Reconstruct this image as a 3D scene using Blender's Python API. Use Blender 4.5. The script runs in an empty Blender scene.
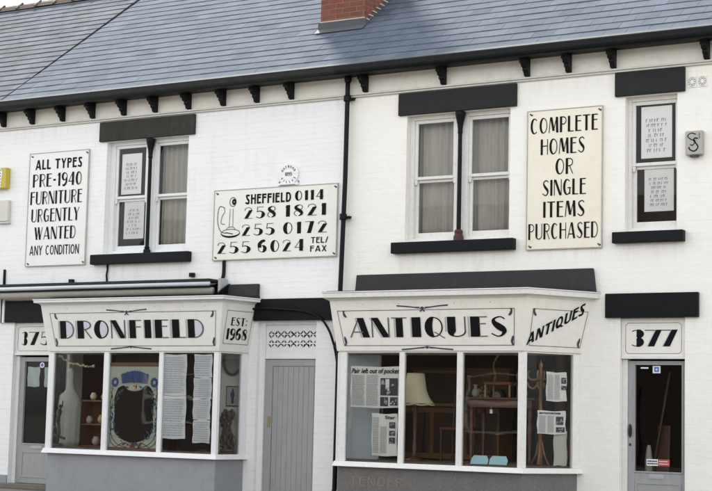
import bpy, math, random
from mathutils import Vector, Matrix
random.seed(7)
SC = bpy.context.scene
COL = SC.collection
R = math.radians

# ------------------------------------------------------------------ materials
MATS = {}
def nt(name):
    m = bpy.data.materials.new(name); m.use_nodes = True
    n = m.node_tree; n.nodes.clear()
    out = n.nodes.new('ShaderNodeOutputMaterial')
    b = n.nodes.new('ShaderNodeBsdfPrincipled')
    n.links.new(b.outputs[0], out.inputs[0])
    MATS[name] = m
    return m, n, b, out
def node(n, t, **kw):
    x = n.nodes.new(t)
    for k, v in kw.items():
        if k.startswith('i_'): x.inputs[k[2:].replace('_', ' ')].default_value = v
        else: setattr(x, k, v)
    return x
def coords(n, scale=(1, 1, 1)):
    tc = node(n, 'ShaderNodeTexCoord'); mp = node(n, 'ShaderNodeMapping')
    mp.inputs['Scale'].default_value = scale
    n.links.new(tc.outputs['Object'], mp.inputs[0])
    return mp.outputs[0]
def mixc(n, fac, a, b, mode='MIX'):
    m = node(n, 'ShaderNodeMix', data_type='RGBA', blend_type=mode)
    for s, v in ((m.inputs[0], fac), (m.inputs[6], a), (m.inputs[7], b)):
        if hasattr(v, 'is_linked') or isinstance(v, bpy.types.NodeSocket): n.links.new(v, s)
        else: s.default_value = v if not isinstance(v, tuple) else (*v[:3], 1)
    return m.outputs[2]
def ramp(n, src, p0, p1, c0=(0, 0, 0), c1=(1, 1, 1)):
    r = node(n, 'ShaderNodeValToRGB')
    r.color_ramp.elements[0].position = p0; r.color_ramp.elements[1].position = p1
    r.color_ramp.elements[0].color = (*c0, 1); r.color_ramp.elements[1].color = (*c1, 1)
    n.links.new(src, r.inputs[0]); return r.outputs[0]
def noise(n, vec, scale, detail=4, rough=.6):
    x = node(n, 'ShaderNodeTexNoise'); x.inputs['Scale'].default_value = scale
    x.inputs['Detail'].default_value = detail; x.inputs['Roughness'].default_value = rough
    n.links.new(vec, x.inputs['Vector']); return x.outputs[0]
def bump(n, b, h, strength=.3, dist=.01, prev=None):
    x = node(n, 'ShaderNodeBump'); x.inputs['Strength'].default_value = strength
    x.inputs['Distance'].default_value = dist
    n.links.new(h, x.inputs['Height'])
    if prev: n.links.new(prev, x.inputs['Normal'])
    n.links.new(x.outputs[0], b.inputs['Normal']); return x.outputs[0]

def paint(name, col, rough=.5, var=.12, nscale=3, dirt=None, dfac=.35, bs=.15, spec=.5, streak=False):
    m, n, b, o = nt(name)
    v = coords(n, (1, 1, .25) if streak else (1, 1, 1))
    f = noise(n, v, nscale, 6)
    dark = tuple(c * (1 - var) for c in col); lite = tuple(min(1, c * (1 + var * .6)) for c in col)
    c = mixc(n, f, dark, lite)
    if dirt:
        f2 = ramp(n, noise(n, v, nscale * 2.7, 8, .7), .5, .75)
        mm = node(n, 'ShaderNodeMath', operation='MULTIPLY'); mm.inputs[1].default_value = dfac
        n.links.new(f2, mm.inputs[0])
        c = mixc(n, mm.outputs[0], c, dirt)
    n.links.new(c, b.inputs['Base Color'])
    b.inputs['Roughness'].default_value = rough
    b.inputs['Specular IOR Level'].default_value = spec
    if bs: bump(n, b, noise(n, v, 60, 3), bs, .002)
    return m

def brickwall(name, base, dirtcol, mort, grime=.3, joint=.35, warm=None, drips=()):
    """painted brick: courses show by relief and by dirt held in the joints"""
    m, n, b, o = nt(name)
    tc = node(n, 'ShaderNodeTexCoord')
    sp = node(n, 'ShaderNodeSeparateXYZ'); n.links.new(tc.outputs['Object'], sp.inputs[0])
    wob = noise(n, tc.outputs['Object'], 1.3, 2)
    ad = node(n, 'ShaderNodeMath', operation='MULTIPLY_ADD'); ad.inputs[1].default_value = .012
    n.links.new(wob, ad.inputs[0]); n.links.new(sp.outputs[2], ad.inputs[2])
    xy = node(n, 'ShaderNodeMath', operation='ADD'); n.links.new(sp.outputs[0], xy.inputs[0]); n.links.new(sp.outputs[1], xy.inputs[1])
    cb = node(n, 'ShaderNodeCombineXYZ'); n.links.new(xy.outputs[0], cb.inputs[0]); n.links.new(ad.outputs[0], cb.inputs[1])
    br = node(n, 'ShaderNodeTexBrick'); br.inputs['Scale'].default_value = 1
    br.inputs['Brick Width'].default_value = .235; br.inputs['Row Height'].default_value = .0775
    br.inputs['Mortar Size'].default_value = .006; br.inputs['Mortar Smooth'].default_value = .6
    br.inputs['Color1'].default_value = (1, 1, 1, 1); br.inputs['Color2'].default_value = (.93, .93, .93, 1)
    br.inputs['Mortar'].default_value = (0, 0, 0, 1)
    n.links.new(cb.outputs[0], br.inputs['Vector'])
    # broad mottling, and patches where the joints have filled with paint
    big = noise(n, tc.outputs['Object'], .9, 5)
    mp = node(n, 'ShaderNodeMapping'); mp.inputs['Scale'].default_value = (1, 1, 9)
    n.links.new(tc.outputs['Object'], mp.inputs[0])
    patch = ramp(n, noise(n, mp.outputs[0], 1.7, 6, .75), .42, .66, (.06, .06, .06), (1, 1, 1))
    c = mixc(n, big, tuple(x * .94 for x in base), base)
    if warm: c = mixc(n, ramp(n, noise(n, tc.outputs['Object'], .5, 3), .4, .7), c, warm)
    c = mixc(n, .5, c, br.outputs['Color'], 'MULTIPLY') if False else c
    b2 = node(n, 'ShaderNodeTexBrick'); b2.inputs['Scale'].default_value = 1; b2.inputs['Brick Width'].default_value = 90; b2.offset = 0
    b2.inputs['Row Height'].default_value = .0775; b2.inputs['Mortar Size'].default_value = .007; b2.inputs['Mortar Smooth'].default_value = .8
    n.links.new(cb.outputs[0], b2.inputs['Vector'])
    va = node(n, 'ShaderNodeMath', operation='MULTIPLY'); va.inputs[1].default_value = .16; n.links.new(br.outputs['Fac'], va.inputs[0])
    vb = node(n, 'ShaderNodeMath', operation='MULTIPLY_ADD'); vb.inputs[1].default_value = .84; n.links.new(b2.outputs['Fac'], vb.inputs[0]); n.links.new(va.outputs[0], vb.inputs[2])
    f = node(n, 'ShaderNodeMath', operation='MULTIPLY'); n.links.new(vb.outputs[0], f.inputs[0]); n.links.new(patch, f.inputs[1])
    f2 = node(n, 'ShaderNodeMath', operation='MULTIPLY'); f2.inputs[1].default_value = joint; n.links.new(f.outputs[0], f2.inputs[0])
    c = mixc(n, f2.outputs[0], c, mort)
    mp2 = node(n, 'ShaderNodeMapping'); mp2.inputs['Scale'].default_value = (1, 1, .22)
    n.links.new(tc.outputs['Object'], mp2.inputs[0])
    st = ramp(n, noise(n, mp2.outputs[0], 2.6, 8, .72), .56, .8)
    spk = ramp(n, noise(n, tc.outputs['Object'], 18, 7, .8), .60, .72, (0, 0, 0), (.32, .32, .32))
    c = mixc(n, spk, c, mort)
    f3 = node(n, 'ShaderNodeMath', operation='MULTIPLY'); f3.inputs[1].default_value = grime; n.links.new(st, f3.inputs[0])
    c = mixc(n, f3.outputs[0], c, dirtcol)
    # rain runs left under the sills and the eaves moulding
    mp3 = node(n, 'ShaderNodeMapping'); mp3.inputs['Scale'].default_value = (1, 1, .05)
    n.links.new(tc.outputs['Object'], mp3.inputs[0])
    run = ramp(n, noise(n, mp3.outputs[0], 11, 5, .65), .44, .72)
    def M(op, x, y, cl=False):
        q = node(n, 'ShaderNodeMath', operation=op, use_clamp=cl)
        for k_, v_ in ((0, x), (1, y)):
            if isinstance(v_, bpy.types.NodeSocket): n.links.new(v_, q.inputs[k_])
            else: q.inputs[k_].default_value = v_
        return q.outputs[0]
    tot = None
    for (xa, xb, zt, ln) in drips:
        inx = M('MULTIPLY', M('GREATER_THAN', sp.outputs[0], xa), M('LESS_THAN', sp.outputs[0], xb))
        fall = M('MULTIPLY', M('LESS_THAN', sp.outputs[2], zt), M('SUBTRACT', 1, M('DIVIDE', M('SUBTRACT', zt, sp.outputs[2]), ln), True))
        mk = M('MULTIPLY', inx, M('POWER', fall, 1.5)); tot = mk if tot is None else M('MAXIMUM', tot, mk)
    if tot is not None: c = mixc(n, M('MULTIPLY', M('MULTIPLY', tot, run), .42), c, dirtcol)
    n.links.new(c, b.inputs['Base Color'])
    b.inputs['Roughness'].default_value = .55
    inv = node(n, 'ShaderNodeMath', operation='SUBTRACT'); inv.inputs[0].default_value = 1; n.links.new(f.outputs[0], inv.inputs[1])
    p = bump(n, b, inv.outputs[0], .22, .004)
    p2 = bump(n, b, noise(n, tc.outputs['Object'], 35, 5), .5, .004, p)
    bump(n, b, noise(n, tc.outputs['Object'], 6, 4), .5, .02, p2)
    return m

WHITE_L = brickwall('white painted brick', (.855, .85, .825), (.50, .50, .47), (.50, .51, .50), .42, .50, drips=[(-4.62 + 3.3, -2.84 + 3.3, 3.37, .5), (-9, 9, 5.57, .35), (-2.4 + 3.3, -.33 + 3.3, 3.37, .22), (-1.6 + 3.3, -.3 + 3.3, 2.48, .2)])
WHITE_R = brickwall('cream white painted brick', (.885, .86, .79), (.60, .56, .47), (.60, .58, .52), .36, .30, (.87, .835, .75), drips=[(.60 - 4, 2.37 - 4, 3.37, .5), (3.76 - 4, 4.64 - 4, 3.40, .45), (-9, 9, 5.57, .35), (2.56 - 4, 3.56 - 4, 3.36, .25), (3.66 - 4, 4.82 - 4, 2.47, .25)])
FRIEZE = paint('cream frieze paint', (.76, .73, .65), .6, .08, 2, (.45, .40, .30), .4)
MOULD = paint('moulding paint', (.62, .605, .55), .5, .12, 5, (.35, .32, .26), .5)
BLACK = paint('black gloss paint', (.007, .008, .009), .38, .3, 6, (.018, .018, .018), .4, spec=.12)
LINT_L = paint('weathered dark stone', (.036, .038, .031), .6, .3, 5, (.065, .065, .055), .6, .3, spec=.12, streak=True)
LINT_M = paint('charcoal stone paint', (.024, .0245, .024), .55, .3, 5, (.025, .025, .025), .5, .3, spec=.12)
LEAD = paint('charcoal lintel paint', (.038, .039, .039), .55, .25, 4, (.05, .05, .05), .6, .3, spec=.12)
SILLB = paint('black stone sill', (.009, .010, .012), .5, .3, 6, (.025, .025, .025), .4, .3, spec=.12)
GUTTER = paint('black cast iron', (.008, .009, .010), .4, .3, 6, (.02, .02, .018), .4, spec=.12)
GUTTER_L = paint('faded dark green iron', (.018, .021, .019), .45, .3, 6, (.04, .04, .035), .5, spec=.12)
WOODW = paint('white window paint', (.78, .78, .765), .35, .06, 8, (.48, .46, .40), .3)
WOODC = paint('cream window paint', (.76, .745, .70), .38, .07, 8, (.48, .43, .33), .45)
FASC_L = paint('pale cream fascia paint', (.76, .75, .69), .4, .05, 3, (.48, .46, .38), .35, .1)
FASC_R = paint('cream fascia paint', (.80, .77, .69), .4, .05, 3, (.52, .47, .36), .35, .1)
SIGNW = paint('cream white enamel', (.80, .785, .71), .3, .05, 2.2, (.68, .60, .44), .4, .05)
SIGNC = paint('yellowed cream enamel', (.82, .76, .62), .3, .05, 2.2, (.70, .60, .42), .4, .05)
SIGNP = paint('warm white enamel', (.80, .79, .755), .3, .05, 2.2, (.74, .63, .52), .4, .05)
INK = paint('black sign paint', (.008, .008, .009), .5, .2, 30, bs=0, spec=.08)
INK2 = paint('grey sign paint', (.11, .118, .115), .5, .2, 30, bs=0, spec=.08)
INK3 = paint('pale green sign paint', (.38, .42, .38), .45, .1, 30, bs=0)
LILAC = paint('pale lilac sign paint', (.60, .58, .66), .45, .05, 30, bs=0)
GREYD = paint('grey door paint', (.335, .34, .335), .45, .12, 4, (.22, .22, .20), .5, .25, streak=True)
GREYD2 = paint('dark grey groove', (.15, .155, .16), .5, .1, 8)
RISER_L = paint('grey stall riser paint', (.285, .292, .30), .5, .16, 2.5, (.19, .19, .18), .55, .3)
STEEL = paint('galvanised steel', (.42, .43, .43), .35, .12, 8, (.25, .25, .23), .4)
ALU = paint('white awning cassette', (.62, .65, .68), .3, .06, 5)
VAL = paint('beige awning cloth', (.36, .34, .29), .8, .15, 12, (.22, .20, .16), .5)
BRASS = paint('dull brass', (.30, .25, .14), .35, .2, 20)
BRONZE = paint('dark handle', (.03, .028, .026), .3, .2, 20)
FLASH = paint('lead flashing', (.085, .092, .102), .7, .15, 8, (.13, .13, .13), .5, spec=.1)
EAVC = paint('pale slate edge', (.105, .115, .115), .8, .3, 9, (.06, .07, .06), .5, spec=.1)
PAPER = paint('white paper', (.88, .88, .86), .7, .06, 9, bs=.1)
PAPERB = paint('bluish white paper', (.76, .78, .80), .7, .06, 9, bs=.1)
NEWSP = paint('newsprint', (.80, .80, .77), .75, .10, 22, bs=.1)
PRINT = paint('small print', (.22, .23, .25), .8, .3, 90, bs=0)
PRINTD = paint('dark print', (.06, .06, .07), .8, .4, 60, bs=0)
PRINTL = paint('faint print', (.52, .55, .58), .8, .1, 90, bs=0)
CARD = paint('light blue card', (.42, .72, .80), .5, .03, 5, bs=0)
CARDC = paint('cream mount board', (.50, .49, .42), .6, .1, 6)
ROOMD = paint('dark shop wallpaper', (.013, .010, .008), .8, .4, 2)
ROOMF = paint('dark floorboards', (.05, .035, .025), .6, .4, 6)
ROOMU = paint('upstairs room plaster', (.10, .095, .085), .8, .3, 2)
DISPF = paint('display shelf boards', (.10, .075, .05), .6, .3, 6)
BAYW = paint('pale bay side lining', (.36, .41, .44), .6, .06, 4)
BAYC = paint('cream bay side lining', (.62, .60, .52), .6, .08, 4)
OAK = paint('orange oak', (.23, .115, .045), .4, .3, 7, streak=True)
MAHOG = paint('mahogany', (.13, .052, .028), .35, .35, 6, streak=True)
WALN = paint('dark walnut', (.05, .028, .018), .35, .35, 6, streak=True)
SHADE = paint('cream lampshade fabric', (.86, .78, .52), .8, .05, 8)
GILT = paint('tarnished gilt', (.40, .30, .10), .35, .3, 20)
FLOWER = paint('dried flowers', (.62, .56, .34), .8, .3, 20)
PLASTERW = paint('white plaster figure', (.40, .40, .35), .6, .25, 5, (.2, .2, .16), .5)
BRZST = paint('dark bronze', (.03, .028, .025), .35, .4, 15)
SCULPT = paint('brown carved wood', (.075, .055, .042), .5, .5, 18)
BLUEG = paint('blue stained glass', (.02, .06, .24), .2, .6, 12, bs=0)
GREENG = paint('green leading', (.02, .055, .04), .3, .5, 14, bs=0)
PALEG = paint('pale green stained glass', (.40, .45, .37), .25, .12, 9, bs=0)
REDG = paint('red stained glass', (.16, .025, .02), .25, .3, 12, bs=0)
SILVERG = paint('dark mirror plate', (.008, .007, .006), .5, .5, 4, bs=0, spec=.1)
YELLOW = paint('yellow plastic', (.52, .42, .04), .4, .1, 8, (.25, .2, .05), .4)
CREAMP = paint('cream plastic', (.60, .58, .50), .4, .06, 8)
BLUEP = paint('blue sticker print', (.08, .14, .40), .5, .1, 40, bs=0)
REDP = paint('red sticker print', (.45, .08, .07), .5, .1, 40, bs=0)
PINKISH = paint('red oxide paint', (.07, .02, .018), .6, .4, 20)
STONE = paint('pavement slabs', (.20, .18, .155), .85, .25, 3, (.12, .11, .09), .5, .4)
STEPM = paint('worn stone step', (.17, .15, .12), .8, .25, 5, (.09, .08, .06), .5, .4)
PLINTH = paint('grey plinth paint', (.27, .29, .31), .6, .12, 6, (.2, .2, .19), .5)
RIDGE = paint('clay ridge tile', (.105, .085, .07), .85, .5, 7, (.17, .16, .11), .6, .5)
MORTAR = paint('old mortar bedding', (.26, .20, .16), .9, .4, 12, (.14, .10, .08), .6)
MORTARL = paint('pale mortar', (.50, .46, .38), .9, .3, 14)

def granite():
    m, n, b, o = nt('speckled grey granite')
    v = coords(n)
    c = mixc(n, noise(n, v, 4, 5), (.10, .095, .088), (.16, .15, .14))
    c = mixc(n, ramp(n, noise(n, v, 140, 2), .58, .68), c, (.32, .30, .28))
    c = mixc(n, ramp(n, noise(n, v, 95, 2), .6, .7), c, (.04, .04, .04))
    n.links.new(c, b.inputs['Base Color']); b.inputs['Roughness'].default_value = .4
    return m
GRAN = granite()
def slate(name, a, bcol, moss=None):
    m, n, b, o = nt(name)
    g = node(n, 'ShaderNodeNewGeometry'); v = coords(n)
    c = mixc(n, g.outputs['Random Per Island'], a, bcol)
    c = mixc(n, ramp(n, noise(n, v, 1.6, 7, .7), .42, .70), c, tuple(x * .84 for x in a))
    c = mixc(n, ramp(n, noise(n, v, 26, 5, .7), .60, .74, (0, 0, 0), (.6, .6, .6)), c, (.15, .155, .14))
    gg = node(n, 'ShaderNodeMath', operation='GREATER_THAN'); gg.inputs[1].default_value = .95; n.links.new(g.outputs['Random Per Island'], gg.inputs[0])
    g2 = node(n, 'ShaderNodeMath', operation='MULTIPLY'); g2.inputs[1].default_value = .5; n.links.new(gg.outputs[0], g2.inputs[0])
    c = mixc(n, g2.outputs[0], c, tuple(x * .62 for x in a))
    if moss: c = mixc(n, ramp(n, noise(n, v, 3.2, 9, .75), .50, .66), c, moss)
    n.links.new(c, b.inputs['Base Color']); b.inputs['Roughness'].default_value = .95
    b.inputs['Specular IOR Level'].default_value = .03
    bump(n, b, noise(n, v, 14, 6, .7), .4, .004)
    return m
SLATE = slate('blue grey slate', (.090, .108, .136), (.114, .133, .163))
SLATE_O = slate('old weathered slate', (.088, .100, .120), (.124, .136, .156), (.092, .082, .074))
def redbrick():
    m, n, b, o = nt('red chimney brick')
    tc = node(n, 'ShaderNodeTexCoord')
    sp = node(n, 'ShaderNodeSeparateXYZ'); n.links.new(tc.outputs['Object'], sp.inputs[0])
    xy = node(n, 'ShaderNodeMath', operation='ADD'); n.links.new(sp.outputs[0], xy.inputs[0]); n.links.new(sp.outputs[1], xy.inputs[1])
    cb = node(n, 'ShaderNodeCombineXYZ'); n.links.new(xy.outputs[0], cb.inputs[0]); n.links.new(sp.outputs[2], cb.inputs[1])
    br = node(n, 'ShaderNodeTexBrick'); br.inputs['Scale'].default_value = 1
    br.inputs['Brick Width'].default_value = .235; br.inputs['Row Height'].default_value = .0775
    br.inputs['Mortar Size'].default_value = .007; br.inputs['Mortar Smooth'].default_value = .3; br.inputs['Bias'].default_value = -.2
    br.inputs['Color1'].default_value = (.19, .045, .026, 1); br.inputs['Color2'].default_value = (.105, .04, .028, 1)
    br.inputs['Mortar'].default_value = (.19, .12, .085, 1)
    n.links.new(cb.outputs[0], br.inputs['Vector'])
    c = mixc(n, ramp(n, noise(n, tc.outputs['Object'], 7, 6, .7), .45, .7), br.outputs['Color'], (.15, .07, .04))
    n.links.new(c, b.inputs['Base Color']); b.inputs['Roughness'].default_value = .85
    inv = node(n, 'ShaderNodeMath', operation='SUBTRACT'); inv.inputs[0].default_value = 1; n.links.new(br.outputs['Fac'], inv.inputs[1])
    bump(n, b, inv.outputs[0], .6, .008)
    return m
CHIMB = redbrick()
def glassm(name, ior=1.33, tint=(1, 1, 1)):
    m = bpy.data.materials.new(name); m.use_nodes = True; n = m.node_tree; n.nodes.clear()
    out = n.nodes.new('ShaderNodeOutputMaterial')
    tr = node(n, 'ShaderNodeBsdfTransparent'); tr.inputs[0].default_value = (*tint, 1)
    gl = node(n, 'ShaderNodeBsdfGlossy'); gl.inputs['Roughness'].default_value = .015
    fr = node(n, 'ShaderNodeFresnel'); fr.inputs[0].default_value = ior
    mx = node(n, 'ShaderNodeMixShader')
    bp = node(n, 'ShaderNodeBump'); bp.inputs['Strength'].default_value = .06; bp.inputs['Distance'].default_value = .02
    n.links.new(noise(n, coords(n), 1.4, 2), bp.inputs['Height']); n.links.new(bp.outputs[0], gl.inputs['Normal'])
    n.links.new(fr.outputs[0], mx.inputs[0]); n.links.new(tr.outputs[0], mx.inputs[1]); n.links.new(gl.outputs[0], mx.inputs[2])
    n.links.new(mx.outputs[0], out.inputs[0])
    return m
GLASS = glassm('window glass', 1.25, (.95, .95, .94))
def curtain_mat():
    m, n, b, o = nt('net curtain')
    v = coords(n, (1, 1, .15))
    c = mixc(n, noise(n, v, 9, 5), (.30, .285, .245), (.54, .515, .45))
    n.links.new(c, b.inputs['Base Color']); b.inputs['Roughness'].default_value = .9
    return m
CURT = curtain_mat()
def asphalt():
    m, n, b, o = nt('asphalt'); v = coords(n)
    c = mixc(n, noise(n, v, 1.2, 6), (.045, .045, .045), (.065, .064, .062))
    c = mixc(n, ramp(n, noise(n, v, 90, 2), .55, .7), c, (.12, .12, .115))
    n.links.new(c, b.inputs['Base Color']); b.inputs['Roughness'].default_value = .85
    bump(n, b, noise(n, v, 90, 2), .4, .005); return m
ASPH = asphalt()

# ------------------------------------------------------------------ mesh building
def rootloc(p):
    v = Vector((0, 0, 0))
    while p is not None: v += p.location; p = p.parent
    return v
class Fr:                                       # local frame: origin, right, up, outward
    def __init__(s, o, u=(1, 0, 0), v=(0, 0, 1), n=(0, -1, 0)):
        s.o = Vector(o); s.u = Vector(u); s.v = Vector(v); s.n = Vector(n)
    def p(s, a, b, c=0): return s.o + s.u * a + s.v * b + s.n * c
WORLDF = Fr((0, 0, 0))                          # a = X, b = Z, c = towards the street
class MB:
    def __init__(s): s.v = []; s.f = []; s.m = []
    def poly(s, pts, mi=0):
        k = len(s.v); s.v += [Vector(p) for p in pts]; s.f.append(list(range(k, k + len(pts)))); s.m.append(mi)
    def box(s, x0, x1, y0, y1, z0, z1, mi=0):
        k = len(s.v)
        s.v += [Vector(p) for p in ((x0, y0, z0), (x1, y0, z0), (x1, y1, z0), (x0, y1, z0), (x0, y0, z1), (x1, y0, z1), (x1, y1, z1), (x0, y1, z1))]
        for q in ((0, 3, 2, 1), (4, 5, 6, 7), (0, 1, 5, 4), (1, 2, 6, 5), (2, 3, 7, 6), (3, 0, 4, 7)):
            s.f.append([k + i for i in q]); s.m.append(mi)
    def loft(s, A, B, mi=0, caps=True):          # two matching closed outlines
        k = len(s.v); n = len(A); s.v += [Vector(p) for p in A] + [Vector(p) for p in B]
        for i in range(n):
            j = (i + 1) % n; s.f.append([k + i, k + j, k + n + j, k + n + i]); s.m.append(mi)
        if caps:
            s.f.append([k + i for i in reversed(range(n))]); s.m.append(mi)
            s.f.append([k + n + i for i in range(n)]); s.m.append(mi)
    def plan(s, A, z0, z1, B=None, mi=0):
        B = B or A
        s.loft([(x, y, z0) for x, y in A], [(x, y, z1) for x, y in B], mi)
    def fbox(s, F, a0, a1, b0, b1, c0, c1, mi=0):
        s.loft([F.p(a0, b0, c0), F.p(a1, b0, c0), F.p(a1, b1, c0), F.p(a0, b1, c0)], [F.p(a0, b0, c1), F.p(a1, b0, c1), F.p(a1, b1, c1), F.p(a0, b1, c1)], mi)
    def fpoly(s, F, pts, c0, c1, mi=0):
        s.loft([F.p(a, b, c0) for a, b in pts], [F.p(a, b, c1) for a, b in pts], mi)
    def tube(s, pts, r, seg=10, mi=0, caps=True):
        pts = [Vector(p) for p in pts]; n = len(pts)
        rs = r if isinstance(r, (list, tuple)) else [r] * n
        up = Vector((0, 0, 1)); k0 = len(s.v)
        for i, p in enumerate(pts):
            t = (pts[min(i + 1, n - 1)] - pts[max(i - 1, 0)]).normalized()
            a = t.cross(up if abs(t.z) < .95 else Vector((0, 1, 0))).normalized(); b = t.cross(a).normalized()
            if i and a.dot(pa) < 0: a = -a; b = -b
            pa = a
            for j in range(seg):
                w = 2 * math.pi * j / seg; s.v.append(p + (a * math.cos(w) + b * math.sin(w)) * rs[i])
        for i in range(n - 1):
            for j in range(seg):
                j2 = (j + 1) % seg
                s.f.append([k0 + i * seg + j, k0 + i * seg + j2, k0 + (i + 1) * seg + j2, k0 + (i + 1) * seg + j]); s.m.append(mi)
        if caps:
            s.f.append([k0 + j for j in reversed(range(seg))]); s.m.append(mi)
            s.f.append([k0 + (n - 1) * seg + j for j in range(seg)]); s.m.append(mi)
    def lathe(s, cx, cy, prof, seg=20, mi=0, sx=1, sy=1, wob=None):
        k0 = len(s.v); n = len(prof)
        for i, (r, z) in enumerate(prof):
            for j in range(seg):
                w = 2 * math.pi * j / seg; rr = r * (wob(i, w) if wob else 1)
                s.v.append(Vector((cx + rr * math.cos(w) * sx, cy + rr * math.sin(w) * sy, z)))
        for i in range(n - 1):
            for j in range(seg):
                j2 = (j + 1) % seg
                s.f.append([k0 + i * seg + j, k0 + i * seg + j2, k0 + (i + 1) * seg + j2, k0 + (i + 1) * seg + j]); s.m.append(mi)
        s.f.append([k0 + j for j in reversed(range(seg))]); s.m.append(mi)
        s.f.append([k0 + (n - 1) * seg + j for j in range(seg)]); s.m.append(mi)
    def blob(s, c, r, mi=0, sc=(1, 1, 1), seg=10):
        prof = [(math.sin(math.pi * i / 6) * r * .999 + 1e-4, c[2] - math.cos(math.pi * i / 6) * r * sc[2]) for i in range(7)]
        s.lathe(c[0], c[1], prof, seg, mi, sc[0], sc[1])
    def build(s, name, mats, parent=None, bevel=0, smooth=False, autos=False):
        me = bpy.data.meshes.new(name)
        off = rootloc(parent)
        me.from_pydata([p - off for p in s.v], [], s.f)
        if not isinstance(mats, (list, tuple)): mats = [mats]
        for m in mats: me.materials.append(m)
        for p, mi in zip(me.polygons, s.m): p.material_index = mi; p.use_smooth = smooth
        me.update()
        o = bpy.data.objects.new(name, me); COL.objects.link(o)
        if parent is not None: o.parent = parent
        if bevel:
            b = o.modifiers.new('bevel', 'BEVEL'); b.width = bevel; b.segments = 2; b.limit_method = 'ANGLE'; b.angle_limit = R(40)
        return o
def tag(o, label, cat=None, group=None, kind=None):
    if label: o['label'] = label
    if cat: o['category'] = cat
    if group: o['group'] = group
    if kind: o['kind'] = kind
    return o
def thing(name, loc, label, cat, group=None):
    o = bpy.data.objects.new(name, None); COL.objects.link(o); o.location = loc; o.empty_display_size = .2
    return tag(o, label, cat, group)

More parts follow.
